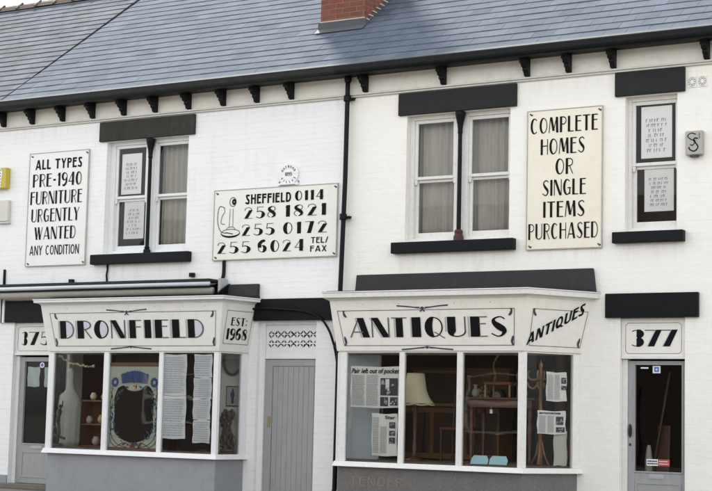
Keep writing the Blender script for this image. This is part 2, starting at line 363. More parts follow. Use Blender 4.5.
# ------------------------------------------------------------------ lettering
def ell(cx, cy, rx, ry, a0, a1, n=18):
    return [(cx + rx * math.cos(R(a0 + (a1 - a0) * i / n)), cy + ry * math.sin(R(a0 + (a1 - a0) * i / n))) for i in range(n + 1)]
def cat_(pts, n=6):
    P = [pts[0]] + list(pts) + [pts[-1]]; o = []
    for i in range(1, len(P) - 2):
        p0, p1, p2, p3 = P[i - 1:i + 3]
        for k in range(n):
            t = k / n
            o.append(tuple(.5 * (2 * b + (c - a) * t + (2 * a - 5 * b + 4 * c - d) * t * t + (3 * b - a - 3 * c + d) * t ** 3) for a, b, c, d in zip(p0, p1, p2, p3)))
    o.append(tuple(pts[-1])); return o
def glyph(ch, T, t):
    """strokes: ('p',x0,y0,x1,y1,w,heavy) slanted bar with level ends; ('c',[(x,y,w)...],heavy) swept curve; returns (strokes,width)"""
    a, b = T / 2, t / 2; S = []
    def P(x0, y0, x1, y1, w): S.append(('p', x0, y0, x1, y1, w, w >= T - 1e-6))
    def H(x0, x1, y): S.append(('q', x0, x1, y - b, y + b, t >= T - 1e-6))
    def C(pts, w=None, heavy=None):
        if w is None: w = [t] * len(pts)
        S.append(('c', [(x, y, ww) for (x, y), ww in zip(pts, w)], max(w) > t + 1e-3 or T <= t + 1e-6))
    def ring(cx, cy, rx, ry, side=-1, a0=0, a1=360, tilt=0):
        pts = ell(cx, cy, rx, ry, a0, a1, 30); w = []
        for i in range(31):
            an = R(a0 + (a1 - a0) * i / 30 + tilt); k = max(0, side * math.cos(an)) ** .8
            w.append(t + (T - t) * k)
        if T <= t + 1e-6: w = [t] * 31
        S.append(('c', [(x - (0 if T <= t else side * (ww - t) / 2), y, ww) for (x, y), ww in zip(pts, w)], True))
    w = .6
    if ch == ' ': return [], .32
    if ch == 'I': P(a, 0, a, 1, T); w = T
    elif ch == '-': S.append(('q', .04, .3, .42, .42 + max(t, .14), True)); w = .34
    elif ch == '/': P(b, 0, .36, 1, t); w = .4
    elif ch == ':': S.append(('q', .02, .16, .1, .25, True)); S.append(('q', .02, .16, .62, .77, True)); w = .18
    elif ch == 'A':
        w = .74; P(b, 0, .40 - a * .4, 1, t); P(w - a, 0, .40, 1, T); H(.14, .5, .28)
    elif ch == 'B': w = .6; P(a, 0, a, 1, T); C([(T * .8, 1 - b)] + ell(w - .3, .76, .26, .24 - b, 90, -90) + [(T * .8, .52 - b)]); C([(T * .8, .52)] + ell(w - .3, .27, .3 - b, .26 - b, 90, -90) + [(T * .8, b)])
    elif ch in 'CG':
        w = .66; ring(.34, .5, .34 - b, .5 - b, -1, 48, 312)
        if ch == 'G': P(w - .08, .05, w - .08, .45, max(t, T * .5)); H(.38, w, .45)
    elif ch == 'D': w = .62; P(a, 0, a, 1, T); C([(T * .9, 1 - b)] + ell(w - .34, .5, .34 - b, .5 - b, 90, -90, 24) + [(T * .9, b)])
    elif ch == 'E': w = .52; P(a, 0, a, 1, T); H(T * .9, w, 1 - b); H(T * .9, w * .92, .64); H(T * .9, w, b)
    elif ch == 'F': w = .52; P(a, 0, a, 1, T); H(T * .9, w, 1 - b); H(T * .9, w * .95, .62)
    elif ch == 'H': w = .62; P(a, 0, a, 1, T); P(w - b, 0, w - b, 1, t); H(T * .9, w - t, .56)
    elif ch == 'K': w = .62; P(a, 0, a, 1, T); P(T, .42, w - b, 1, t); P(w - a, 0, T + .05, .6, t)
    elif ch == 'L': w = .5; P(a, 0, a, 1, T); H(T * .9, w, b)
    elif ch == 'M': w = .84; P(b, 0, .14, 1, t); P(.42, .12, .16 + a * .5, 1, T); P(.42, .12, w - .16, 1, t); P(w - a, 0, w - .1 - a * .4, 1, T)
    elif ch == 'N': w = .66; P(b, 0, b, 1, t); P(w - a, 0.0, a, 1, T); P(w - b, 0, w - b, 1, t)
    elif ch == 'O': w = .68; ring(.34, .5, .34 - b, .5 - b)
    elif ch == 'Q': w = .72; ring(.34, .5, .34 - b, .5 - b); P(w + .02, -.06, .36, .26, t * 1.3)
    elif ch == 'P': w = .56; P(a, 0, a, 1, T); C([(T * .9, 1 - b)] + ell(w - .28, .74, .28 - b, .26 - b, 90, -90) + [(T * .9, .48 + b)])
    elif ch == 'R': w = .6; P(a, 0, a, 1, T); C([(T * .9, 1 - b)] + ell(w - .30, .74, .28 - b, .26 - b, 90, -90) + [(T * .9, .48 + b)]); P(w - b, 0, w * .52, .5, t)
    elif ch == 'S':
        w = .56; pts = cat_([(w - .04, .86), (.36, 1 - b), (.14, .88), (.1 + b, .72), (.26, .54), (.42, .38), (w - .05 - b, .24), (.40, .08), (.24, b), (.02, .16)], 5)
        n = len(pts); ww = [t + (T - t) * math.exp(-((i / (n - 1) - .5) / .2) ** 2) for i in range(n)]; C(pts, ww)
    elif ch == 'T': w = .62; H(0, w, 1 - b); P(w / 2, 0, w / 2, 1 - t * .9, T)
    elif ch == 'U': w = .64; P(a, .26, a, 1, T); q = ell(w / 2, .28, w / 2 - b, .28 - b, 180, 360, 20); ww = [t + (T - t) * max(0, 1 - i / 7) ** .8 for i in range(21)]; C([(x + (g - t) / 2, y) for (x, y), g in zip(q, ww)], ww, True); P(w - b, .27, w - b, 1, t)
    elif ch == 'V': w = .66; P(.33, 0, a, 1, T); P(.33, 0, w - b, 1, t)
    elif ch == 'W': w = .96; P(.3, 0, a, 1, T); P(.3, 0, .48, 1, t); P(.68, 0, .46 + a * .2, 1, T); P(.68, 0, w - b, 1, t)
    elif ch == 'X': w = .64; P(w - a, 0, a, 1, T); P(b, 0, w - b, 1, t)
    elif ch == 'Y': w = .66; P(.33, .45, a, 1, T); P(.33, .45, w - b, 1, t); P(.33, 0, .33, .5, T)
    elif ch == 'Z': w = .6; H(0, w, 1 - b); P(a, t * .9, w - a, 1 - t * .9, T); H(0, w, b)
    elif ch == '0': w = .58; ring(.29, .5, .29 - b, .5 - b)
    elif ch == '1': w = .3; P(w - a, 0, w - a, 1, T); P(b, .8, w - T * .8, 1, t)
    elif ch == '2':
        w = .56; C(cat_([(b, .72), (.08, .9), (.28, 1 - b), (w - .1, .86), (w - .1, .70)], 5)); P(a, t * .5, w - .06 - a * .5, .74, T); H(0, w, b)
    elif ch == '3':
        w = .56
        for cy, ry, a0, a1 in ((.755, .245, 138, -80), (.265, .265, 80, -140)):
            pts = ell(.26, cy, .25 - b, ry - b, a0, a1, 24); ww = [t + (T - t) * max(0, math.cos(R(a0 + (a1 - a0) * i / 24))) ** .7 for i in range(25)]
            C([(x - (q - t) * .45, y) for (x, y), q in zip(pts, ww)], ww)
    elif ch == '4': w = .6; P(b, .3, w - T * .9, 1, t); H(0, w, .3); P(w - a - .05, 0, w - a - .05, 1, T)
    elif ch == '5':
        w = .56; H(.08, w - .04, 1 - b); P(.06 + b, .55, .1 + b, 1, t)
        pts = cat_([(.08, .56), (.26, .62), (w - .1, .50), (w - .06, .30), (w - .14, .1), (.24, b), (.02, .14)], 5)
        n = len(pts); C(pts, [t + (T - t) * math.exp(-((i / (n - 1) - .5) / .2) ** 2) for i in range(n)])
    elif ch == '6': w = .58; ring(.29, .3, .29 - b, .3 - b, 1); C(cat_([(w - .1, .94), (.3, 1 - b), (.1, .75), (a * .8, .4)], 5), [t, t * 1.2, T * .8] + [T] * 13)
    elif ch == '7': w = .56; H(0, w, 1 - b); P(.14 + a, 0, w - a, 1 - t * .5, T)
    elif ch == '8':
        w = .58; C(ell(.29, .76, .22, .24 - b, 100, -80, 14)); C(ell(.29, .27, .29 - b, .27 - b, 90, -100, 14) if False else ell(.29, .27, .27, .27 - b, 250, 90, 14))
        pts = cat_([(.34, .98), (.14, .86), (.14, .68), (.3, .52), (.44, .36), (.46, .16), (.28, .02)], 5); n = len(pts)
        C(pts, [t + (T - t) * max(0, math.sin(math.pi * i / (n - 1))) for i in range(n)])
    elif ch == '9': w = .58; ring(.29, .7, .29 - b, .3 - b, -1); C(cat_([(.1, .06), (.3, b), (w - .1, .25), (w - a * .8, .6)], 5), [t, t * 1.2] + [T * .8] * 14)
    return S, w
def letters(mb, F, txt, a0, a1, b0, h, T=.2, t=.06, gap=.1, mi=(0, 0), c=.0035, slant=0, wmul=1.0, shadow=None, fills=None):
    """write txt between a0 and a1 on frame F, baseline b0, height h"""
    gl = [glyph(ch, T, t) for ch in txt]
    total = sum(g[1] for g in gl) + gap * (len(gl) - 1)
    sx = (a1 - a0) / total; x = a0
    lay = 0
    for ch, (S, w) in zip(txt, gl):
        for st in S:
            cc = c + .00035 * (lay % 9); lay += 1
            m = mi[0] if st[-1] else mi[1]
            def Q(px, py): return F.p(x + px * sx + slant * py * h, b0 + py * h, cc)
            if st[0] == 'p':
                _, x0, y0, x1, y1, ww, _h = st
                pl = [Q(x0 - ww / 2, y0), Q(x0 + ww / 2, y0), Q(x1 + ww / 2, y1), Q(x1 - ww / 2, y1)]
                if y1 < y0: pl.reverse()
                mb.poly(pl, m)
                if shadow is not None and _h:
                    d = .05
                    mb.poly([F.p(x + px * sx + slant * py * h, b0 + py * h, c - .001) for px, py in ((x0 - ww / 2 - d - .03, y0 + .0), (x0 - ww / 2 - .03, y0), (x1 - ww / 2 - .03, y1), (x1 - ww / 2 - d - .03, y1))], shadow)
            elif st[0] == 'q':
                _, x0, x1, y0, y1, _h = st
                mb.poly([Q(x0, y0), Q(x1, y0), Q(x1, y1), Q(x0, y1)], m)
            else:
                pts = st[1]; n = len(pts)
                L = []; Rr = []
                asp = sx / h
                for i in range(n):
                    p = pts[i]; q0 = pts[max(0, i - 1)]; q1 = pts[min(n - 1, i + 1)]
                    if abs(pts[0][0] - pts[-1][0]) < 1e-5 and abs(pts[0][1] - pts[-1][1]) < 1e-5 and n > 20:
                        if i == 0: q0 = pts[n - 2]
                        if i == n - 1: q1 = pts[1]
                    dx, dy = (q1[0] - q0[0]), (q1[1] - q0[1]); l = math.hypot(dx, dy) or 1
                    nx, ny = -dy / l, dx / l; hw = p[2] / 2
                    L.append((p[0] + nx * hw, p[1] + ny * hw * min(1, asp + .2))); Rr.append((p[0] - nx * hw, p[1] - ny * hw * min(1, asp + .2)))
                for i in range(n - 1):
                    mb.poly([Q(*Rr[i]), Q(*Rr[i + 1]), Q(*L[i + 1]), Q(*L[i])], m)
        if fills is not None and ch in 'DRO':
            cx, rx, cy, ry = (.40, .20, .5, .38) if ch == 'D' else (.40, .17, .5, .38) if ch == 'O' else (.38, .15, .74, .17)
            mb.poly([F.p(x + px * sx, b0 + py * h, c - .0015) for px, py in ell(cx, cy, rx, ry, 0, 360, 20)[:-1]], fills)
        x += (w + gap) * sx
def stroke(mb, F, pts, w, c=.004, mi=0):
    n = len(pts); L = []; Q = []
    for i in range(n):
        q0 = pts[max(0, i - 1)]; q1 = pts[min(n - 1, i + 1)]
        dx, dy = q1[0] - q0[0], q1[1] - q0[1]; l = math.hypot(dx, dy) or 1
        ww = (w[i] if isinstance(w, (list, tuple)) else w) / 2
        L.append((pts[i][0] - dy / l * ww, pts[i][1] + dx / l * ww)); Q.append((pts[i][0] + dy / l * ww, pts[i][1] - dx / l * ww))
    for i in range(n - 1):
        mb.poly([F.p(*Q[i], c), F.p(*Q[i + 1], c), F.p(*L[i + 1], c), F.p(*L[i], c)], mi)
def outline(mb, F, pts, w, c=.0035, mi=0):
    for i in range(len(pts)):
        p, q = pts[i], pts[(i + 1) % len(pts)]
        d = math.hypot(q[0] - p[0], q[1] - p[1]); ux, uy = (q[0] - p[0]) / d, (q[1] - p[1]) / d
        stroke(mb, F, [(p[0] - ux * w / 2, p[1] - uy * w / 2), (q[0] + ux * w / 2, q[1] + uy * w / 2)], w, c + .0003 * i, mi)
def smallprint(mb, F, a0, a1, b0, b1, rows, mi, th=.35, rag=.2, centre=False, gap=.0, c=.002, wordy=False):
    """rows of illegible small writing made of short word-length dashes"""
    dh = (b1 - b0) / rows
    for r in range(rows):
        y = b1 - (r + .5) * dh; L = (a1 - a0) * (1 - rag * random.random())
        s = a0 + ((a1 - a0) - L) / 2 if centre else a0
        x = s
        while x < s + L - .004:
            wl = (random.uniform(.10, .26) if wordy else random.uniform(.1, .3)) * (a1 - a0)
            e = min(x + wl, s + L)
            if wordy:
                k = x
                while k < e - dh * .2:
                    ww = dh * random.uniform(.24, .38); hh = dh * th * random.choice((.58, .62, .68))
                    mb.poly([F.p(k, y - hh, c), F.p(min(k + ww * .4, e), y - hh, c), F.p(min(k + ww * .4, e), y + hh, c), F.p(k, y + hh, c)], mi)
                    if random.random() < .6: mb.poly([F.p(k + ww * .4, y + hh * .5, c), F.p(min(k + ww, e), y + hh * .5, c), F.p(min(k + ww, e), y + hh, c), F.p(k + ww * .4, y + hh, c)], mi)
                    k += ww * 1.28
                x = e + dh * .35
            else:
                mb.poly([F.p(x, y - dh * th / 2, c), F.p(e, y - dh * th / 2, c), F.p(e, y + dh * th / 2, c), F.p(x, y + dh * th / 2, c)], mi)
                x = e + (a1 - a0) * .03
def fonttext(F, s, a0, a1, b0, h, mat, name, parent, c=.004, slant=0.0, bold=0.0):
    cu = bpy.data.curves.new('tmp', 'FONT'); cu.body = s; cu.size = 1; cu.offset = bold
    o = bpy.data.objects.new('tmp', cu); COL.objects.link(o)
    dg = bpy.context.evaluated_depsgraph_get(); me = o.evaluated_get(dg).to_mesh()
    vs = [v.co.copy() for v in me.vertices]; fs = [list(p.vertices) for p in me.polygons]
    o.evaluated_get(dg).to_mesh_clear(); bpy.data.objects.remove(o); bpy.data.curves.remove(cu)
    x0 = min(v.x for v in vs); x1 = max(v.x for v in vs); top = .72
    mb = MB(); mb.v = [F.p(a0 + (v.x - x0) / (x1 - x0) * (a1 - a0) + slant * v.y / top * h, b0 + v.y / top * h, c) for v in vs]
    mb.f = fs; mb.m = [0] * len(fs)
    return mb.build(name, mat, parent)

# ------------------------------------------------------------------ setting: ground
def struct(name, mb, mat, **k):
    o = mb.build(name, mat, None, **k); o['kind'] = 'structure'; return o
mb = MB(); mb.poly([(-600, -600, -.30), (600, -600, -.30), (600, 600, -.30), (-600, 600, -.30)]); struct('ground', mb, paint('far ground', (.10, .10, .085), .9, .3, .05, bs=0))
mb = MB(); mb.poly([(-120, -11.4, -.17), (120, -11.4, -.17), (120, -2.85, -.17), (-120, -2.85, -.17)]); struct('road', mb, ASPH)
mb = MB(); mb.box(-120, 120, -2.7, 0, -.29, -.05); struct('pavement', mb, STONE)
mb = MB(); mb.box(-120, 120, -2.846, -2.704, -.29, -.045); struct('kerb', mb, paint('kerb stone', (.24, .235, .22), .8, .2, 4), bevel=.012)
mb = MB(); mb.box(-120, 120, -25.4, -11.404, -.29, -.05); struct('far_pavement', mb, STONE)

# ------------------------------------------------------------------ the three terraced buildings
left = thing('terraced_house', (-8.2, 0, 0), 'white terraced house with old weathered slate roof, cut off at the left edge', 'house')
mid = thing('terraced_shop', (-3.3, 0, 0), 'white painted brick shop with the left bay window and a grey plank gate', 'shop building')
rgt = thing('terraced_shop', (4.0, 0, 0), 'cream white brick shop with the right bay window and door numbered 377', 'shop building')
XL, XM, XR, XE = -10.5, -6.43, -.23, 8.6
WT, ZT = .3, 5.93

def wall(parent, x0, x1, holes, mat, z0=-.05, z1=ZT, name='wall'):
    xs = sorted({x0, x1} | {h[0] for h in holes} | {h[1] for h in holes}); zs = sorted({z0, z1} | {max(z0, h[2]) for h in holes} | {h[3] for h in holes})
    solid = lambda i, j: 0 <= i < len(xs) - 1 and 0 <= j < len(zs) - 1 and not any(h[0] < (xs[i] + xs[i + 1]) / 2 < h[1] and h[2] < (zs[j] + zs[j + 1]) / 2 < h[3] for h in holes)
    m = MB()
    for i in range(len(xs) - 1):
        for j in range(len(zs) - 1):
            if not solid(i, j): continue
            a, b, c, d = xs[i], xs[i + 1], zs[j], zs[j + 1]
            m.poly([(a, 0, c), (b, 0, c), (b, 0, d), (a, 0, d)]); m.poly([(b, WT, c), (a, WT, c), (a, WT, d), (b, WT, d)])
            if not solid(i - 1, j): m.poly([(a, WT, c), (a, 0, c), (a, 0, d), (a, WT, d)])
            if not solid(i + 1, j): m.poly([(b, 0, c), (b, WT, c), (b, WT, d), (b, 0, d)])
            if not solid(i, j - 1): m.poly([(a, WT, c), (b, WT, c), (b, 0, c), (a, 0, c)])
            if not solid(i, j + 1): m.poly([(a, 0, d), (b, 0, d), (b, WT, d), (a, WT, d)])
    return m.build(name, mat, parent)
wall(left, XL, XM, [(-9.2, -8.0, 3.51, 5.24), (-8.4, -7.4, 0, 2.5)], WHITE_L)
LB = (-5.03, -1.80, .55, 2.60); RB = (0.0, 3.20, .55, 2.60)
wall(mid, XM, XR, [(-6.19, -5.32, 0, 2.505), LB, (-1.605, -.625, 0, 2.478), (-4.475, -2.93, 3.512, 5.243)], WHITE_L)
wall(rgt, XR, XE, [RB, (3.825, 4.658, 0, 2.462), (.742, 2.287, 3.512, 5.245), (3.876, 4.556, 3.53, 5.25), (5.6, 7.1, 3.512, 5.245)], WHITE_R)
# ends and backs so the houses are solid from the side
for par, a, b in ((left, XL, XM), (mid, XM, XR), (rgt, XR, XE)):
    m = MB(); m.box(a, b, 6.8, 7.1, -.05, ZT)
    if par is not mid:
        x = a if par is left else b - .3
        m.box(x, x + .3, .302, 6.798, -.05, ZT)
        m.poly([(x + .15, -.0, ZT), (x + .15, 7.1, ZT), (x + .15, 3.55, 8.5)])
    m.build('rear_wall', WHITE_L if par is not rgt else WHITE_R, par)

# frieze band, moulding, gutter
for par, a, b, gm in ((left, XL, XM, GUTTER_L), (mid, XM, XR, GUTTER_L), (rgt, XR, XE, GUTTER)):
    m = MB(); m.box(a, b, -.014, -.002, 5.612, 5.925); m.build('frieze', FRIEZE, par)
    m = MB(); m.box(a, b, -.034, -.002, 5.562, 5.588); m.box(a, b, -.056, -.002, 5.588, 5.612); m.build('string_moulding', MOULD, par, bevel=.006)
    m = MB()
    prof = [(-.20, 5.945), (-.20, 5.875)] + [(-.27 + .07 * math.cos(R(180 + 0)) * 0 + .07 * math.cos(R(q)), 5.875 + .05 * math.sin(R(q))) for q in (-20, -50, -90, -130, -160)] + [(-.345, 5.885), (-.345, 5.945), (-.33, 5.945), (-.33, 5.89), (-.27, 5.845), (-.215, 5.88), (-.215, 5.945)]
    m.loft([(a, y, z) for y, z in reversed(prof)], [(b, y, z) for y, z in reversed(prof)])
    m.build('gutter', gm, par)
    m = MB(); m.box(a, b, -.198, -.016, 5.852, 5.925); m.build('eaves_board', gm, par)

# eaves brackets: the same carved iron bracket each time
def bracket_mesh():
    m = MB()
    pr = [(0, -.0), (-.235, -.0), (-.245, -.035), (-.20, -.055), (-.215, -.085), (-.165, -.10), (-.15, -.135), (-.11, -.14), (-.11, -.175), (-.075, -.19), (-.06, -.235), (0, -.245)]
    m.loft([(.035, y, z) for y, z in pr], [(-.035, y, z) for y, z in pr])
    m.box(-.05, .05, -.25, 0, .002, .02)
    return m
bm0 = None
for x in (-9.6, -9.0, -8.4, -7.8, -7.2, -6.57, -5.97, -5.35, -4.75, -4.14, -3.545, -2.925, -2.30, -1.71, -1.118, .099, 1.312, 2.538, 3.121, 3.73, 4.946, 5.55, 6.76, 7.36, 7.97):
    par = left if x < XM else mid if x < XR else rgt
    if bm0 is None:
        bm0 = bracket_mesh().build('eaves_bracket', GUTTER, None, bevel=.006); o = bm0
    else:
        o = bm0.copy(); COL.objects.link(o)
    o.parent = par; o.location = Vector((x, -.016, 5.862)) - par.location

# roofs: courses of separate slates
PT = R(36); CP, SP = math.cos(PT), math.sin(PT)
EY, EZ = -.31, 5.968
def slates(parent, x0, x1, mat, gauge, lift, length, name='roof', hole=None, seed=1):
    rnd = random.Random(seed); m = MB(); s = 0; r = 0
    def pt(x, s, h): return (x, EY + s * CP - h * SP, EZ + s * SP + h * CP)
    m.loft([pt(x0, 0, -.03), pt(x1, 0, -.03), pt(x1, length, -.03), pt(x0, length, -.03)], [pt(x0, 0, -.004), pt(x1, 0, -.004), pt(x1, length, -.004), pt(x0, length, -.004)])
    while s < length - .02:
        x = x0 - (.15 if r % 2 else 0); e = min(s + gauge, length)
        sj = s + rnd.uniform(-.002, .002)
        while x < x1:
            a = max(x, x0) + .0018; b = min(x + .30, x1) - .0018; x += .30
            if b - a < .02: continue
            h = .0085 + lift + rnd.uniform(0, .003); h2 = .002 + lift * .3 + rnd.uniform(0, .0015); d = rnd.uniform(-.003, .003) * (1 + lift * 90)
            A = [pt(a, sj + d, 0), pt(b, sj + d, 0), pt(b, e + .004, 0), pt(a, e + .004, 0)]
            B = [pt(a, sj + d, h), pt(b, sj + d, h + rnd.uniform(-.001, .001)), pt(b, e + .004, h2), pt(a, e + .004, h2)]
            m.loft(A, B)
        s += gauge; r += 1
    o = m.build(name, mat, parent)
    return o, pt
RL = 4.72
roofL, pt = slates(left, XL, XM - .012, SLATE_O, .223, .004, RL, seed=3)
roofM, _ = slates(mid, XM + .012, XR, SLATE, .223, 0, RL, seed=4)
roofR, _ = slates(rgt, XR, XE, SLATE, .223, 0, RL, seed=5)
for par, ro, a, b in ((left, roofL, XL, XM), (mid, roofM, XM, XR), (rgt, roofR, XR, XE)):
    # rear slope
    yr, zr = EY + RL * CP, EZ + RL * SP
    m = MB(); m.loft([(a, yr, zr - .03), (b, yr, zr - .03), (b, yr * 2 - EY, EZ - .03), (a, yr * 2 - EY, EZ - .03)], [(a, yr, zr), (b, yr, zr), (b, yr * 2 - EY, EZ), (a, yr * 2 - EY, EZ)])
    m.build('rear_slope', SLATE_O, ro)
    # ridge tiles on a rough mortar bed
    m = MB(); x = a; rnd = random.Random(9)
    m.box(a, b, yr - .10, yr + .10, zr - .05, zr + .012, 1)
    while x < b - .01:
        e = min(x + .45, b); j = rnd.uniform(-.008, .008)
        m.loft([(x, yr - .16, zr - .07 + j), (x, yr, zr + .075 + j), (x, yr + .16, zr - .07 + j)], [(e, yr - .16, zr - .07 + j), (e, yr, zr + .075 + j), (e, yr + .16, zr - .07 + j)], 0)
        m.tube([(x - .02, yr - .17, zr - .06), (x - .02, yr, zr + .09), (x - .02, yr + .17, zr - .06)], .022, 6, 0)
        x = e + .006
    m.build('ridge_tiles', [RIDGE, MORTAR], ro)
# dark verge strip between the two roofs, tapering out lower down
m = MB()
n = 16; A = []
for i in range(n + 1):
    s = .9 + (RL - .9) * i / n; w = .006 + .034 * (i / n) ** .7
    A.append((s, w))
for i in range(n):
    (s0, w0), (s1, w1) = A[i], A[i + 1]
    m.loft([pt(XM - w0, s0, .002), pt(XM + w0, s0, .002), pt(XM + w1, s1, .002), pt(XM - w1, s1, .002)], [pt(XM - w0 * .8, s0, .015), pt(XM + w0 * .8, s0, .015), pt(XM + w1 * .8, s1, .016), pt(XM - w1 * .8, s1, .016)])
m.build('verge_strip', paint('dark verge felt', (.02, .021, .024), .95, .2, 9, spec=0), roofM)
# pale drip edge above the gutter
for par, ro, a, b in ((left, roofL, XL, XM), (mid, roofM, XM, XR), (rgt, roofR, XR, XE)):
    m = MB(); m.loft([pt(a, -.02, -.004), pt(b, -.02, -.004), pt(b, .02, -.002), pt(a, .02, -.002)], [pt(a, -.022, .012), pt(b, -.022, .012), pt(b, .03, .014), pt(a, .03, .014)]); m.build('eaves_course', EAVC, ro)

# chimney
CX0, CX1, CY0, CY1 = -1.23, -.475, .86, 2.0
def roofz(y): return EZ + (y - EY) * math.tan(PT)
m = MB(); m.box(CX0, CX1, CY0, CY1, 6.5, 8.75); m.box(CX0 - .04, CX1 + .04, CY0 - .04, CY1 + .04, 8.752, 8.83); m.box(CX0 - .08, CX1 + .08, CY0 - .08, CY1 + .08, 8.832, 8.98)
ch = m.build('chimney', CHIMB, rgt)
for k in range(3):
    m = MB(); y = CY0 + .2 + k * .36
    m.lathe((CX0 + CX1) / 2, y, [(.13, 8.98), (.115, 9.05), (.11, 9.3), (.13, 9.33), (.13, 9.37), (.09, 9.37), (.09, 9.0)], 16)
    m.build('chimney_pot', paint('terracotta %d' % k, (.24, .11, .06), .8, .3, 6), ch, smooth=True)
m = MB()
zb = roofz(CY0)
m.box(CX0 - .03, CX1 + .03, CY0 - .022, CY0 - .002, zb - .02, zb + .115)
m.loft([pt(CX0 - .03, (CY0 - EY) / CP - .14, .016), pt(CX1 + .03, (CY0 - EY) / CP - .14, .016), pt(CX1 + .03, (CY0 - EY) / CP - .02, .016), pt(CX0 - .03, (CY0 - EY) / CP - .02, .016)], [pt(CX0 - .03, (CY0 - EY) / CP - .14, .022), pt(CX1 + .03, (CY0 - EY) / CP - .14, .022), pt(CX1 + .03, (CY0 - EY) / CP - .02, .03), pt(CX0 - .03, (CY0 - EY) / CP - .02, .03)])
y = CY0
while y < CY1 - .05:
    z = roofz(y)
    for xa, xb in ((CX1 + .002, CX1 + .014), (CX0 - .014, CX0 - .002)):
        m.box(xa, xb, y, y + .105, z - .02, z + .10)
    y += .1068
m.build('lead_flashing', FLASH, ch)
m = MB(); y = CY0
while y < CY1 - .05:
    z = roofz(y); m.box(CX1 + .002, CX1 + .02, y - .01, y + .105, z + .104, z + .122); y += .1068
m.box(CX0, CX1, CY0 - .02, CY0 - .002, zb + .117, zb + .132)
m.build('flashing_mortar', MORTARL, ch)

# ------------------------------------------------------------------ downpipe on the party line
m = MB()
m.tube([(-.158, -.09, 5.851), (-.16, -.09, 5.64), (-.165, -.09, 4.4), (-.20, -.09, 2.9), (-.215, -.09, .2), (-.215, -.13, .02), (-.215, -.2, -.03)], .033, 12)
dp = m.build('downpipe', GUTTER, rgt, smooth=True)
for z in (5.5, 3.85, 2.1):
    m = MB(); x = -.162 if z > 5 else -.182 if z > 3 else -.208
    m.lathe(x, -.09, [(.046, z), (.052, z + .01), (.052, z + .075), (.046, z + .085)], 14); m.box(x - .075, x + .075, -.05, -.0, z + .025, z + .06)
    if z > 3: m.tube([(x + .04, -.09, z + .04), (x + .12, -.075, z + .035)], .014, 8)
    m.build('pipe_clip', GUTTER, dp)
m = MB(); m.lathe(-.158, -.09, [(.042, 5.77), (.052, 5.80), (.052, 5.85)], 12); m.build('outlet', GUTTER, dp)

# ------------------------------------------------------------------ upstairs windows
def sash(parent, x0, x1, z0, z1, y, wood, name, lo=.05, hi=.045, st=.045, horn=False):
    m = MB(); d = .035
    m.box(x0, x0 + st, y, y + d, z0, z1); m.box(x1 - st, x1, y, y + d, z0, z1)
    m.box(x0 + st, x1 - st, y + .001, y + d - .001, z0, z0 + lo); m.box(x0 + st, x1 - st, y + .001, y + d - .001, z1 - hi, z1)
    if horn:
        for x in (x0, x1 - st):
            m.loft([(x, y, z0 - .002), (x + st, y, z0 - .002), (x + st, y + d, z0 - .002), (x, y + d, z0 - .002)], [(x + .01, y, z0 - .07), (x + st - .01, y, z0 - .07), (x + st - .01, y + d, z0 - .07), (x + .01, y + d, z0 - .07)])
    o = m.build(name, wood, parent, bevel=.003)
    m = MB(); m.box(x0 + st - .004, x1 - st + .004, y + .015, y + .020, z0 + lo - .004, z1 - hi + .004); m.build('pane', GLASS, o)
    return o
def upwindow(par, x0, x1, z0, z1, lights, zr, lint, lintm, wood, sillr, sillm, col=None, colm=None):
    """x0..x1 the opening; lights = list of (glass left, glass right)"""
    yf = .10
    m = MB()
    m.box(x0, x1, yf, yf + .10, z1 - .055, z1 - .001); m.box(x0, x1, yf - .01, yf + .12, z0 + .001, z0 + .06)
    edges = [x0]
    for k in range(len(lights) - 1): edges.append((lights[k][1], lights[k + 1][0]))
    m.box(x0 + .001, lights[0][0] - .045, yf, yf + .10, z0 + .06, z1 - .055)
    m.box(lights[-1][1] + .045, x1 - .001, yf, yf + .10, z0 + .06, z1 - .055)
    for k in range(len(lights) - 1): m.box(lights[k][1] + .046, lights[k + 1][0] - .046, yf, yf + .10, z0 + .06, z1 - .055)
    w = m.build('window', wood, par, bevel=.004)
    for a, b in lights:
        sash(w, a - .045, b + .045, zr - .0, z1 - .056, yf + .022, wood, 'upper_sash', horn=True, lo=.04, hi=.045)
        sash(w, a - .044, b + .044, z0 + .061, zr + .012, yf + .062, wood, 'lower_sash', lo=.08, hi=.05)
    m = MB(); lx0, lx1, lz0, lz1 = lint
    m.box(lx0, lx1, -.045, .098, lz0, lz1)
    L = m.build('lintel', lintm, w, bevel=.008)
    m = MB(); m.box(sillr[0], sillr[1], -.10, .088, sillr[2], sillr[3]); m.build('sill', sillm, w, bevel=.01)
    if col is not None:
        m = MB()
        m.lathe(col, .035, [(.055, z0 + .001), (.055, z0 + .05), (.036, z0 + .07), (.042, z0 + .09), (.03, z0 + .11), (.028, z1 - .30), (.036, z1 - .28), (.032, z1 - .25), (.040, z1 - .17), (.058, z1 - .09), (.070, z1 - .04), (.070, z1 - .001)], 14)
        m.build('column', colm or BLACK, w, smooth=False)
    return w
wl = upwindow(mid, -4.475, -2.93, 3.512, 5.243, [(-4.34, -3.815), (-3.565, -3.03)], 4.37, (-4.605, -2.812, 5.245, 5.545), LINT_L, WOODW, (-4.645, -2.81, 3.36, 3.510), SILLB, -3.665)
wm = upwindow(rgt, .742, 2.287, 3.512, 5.245, [(.852, 1.39), (1.668, 2.205)], 4.375, (.622, 2.383, 5.247, 5.549), LINT_M, WOODC, (.579, 2.39, 3.36, 3.510), SILLB, 1.535)
m = MB(); m.lathe(1.535, .035, [(.066, 3.5115), (.068, 3.57), (.05, 3.60), (.058, 3.64), (.045, 3.66)], 14); m.build('column_base', PINKISH, wm)
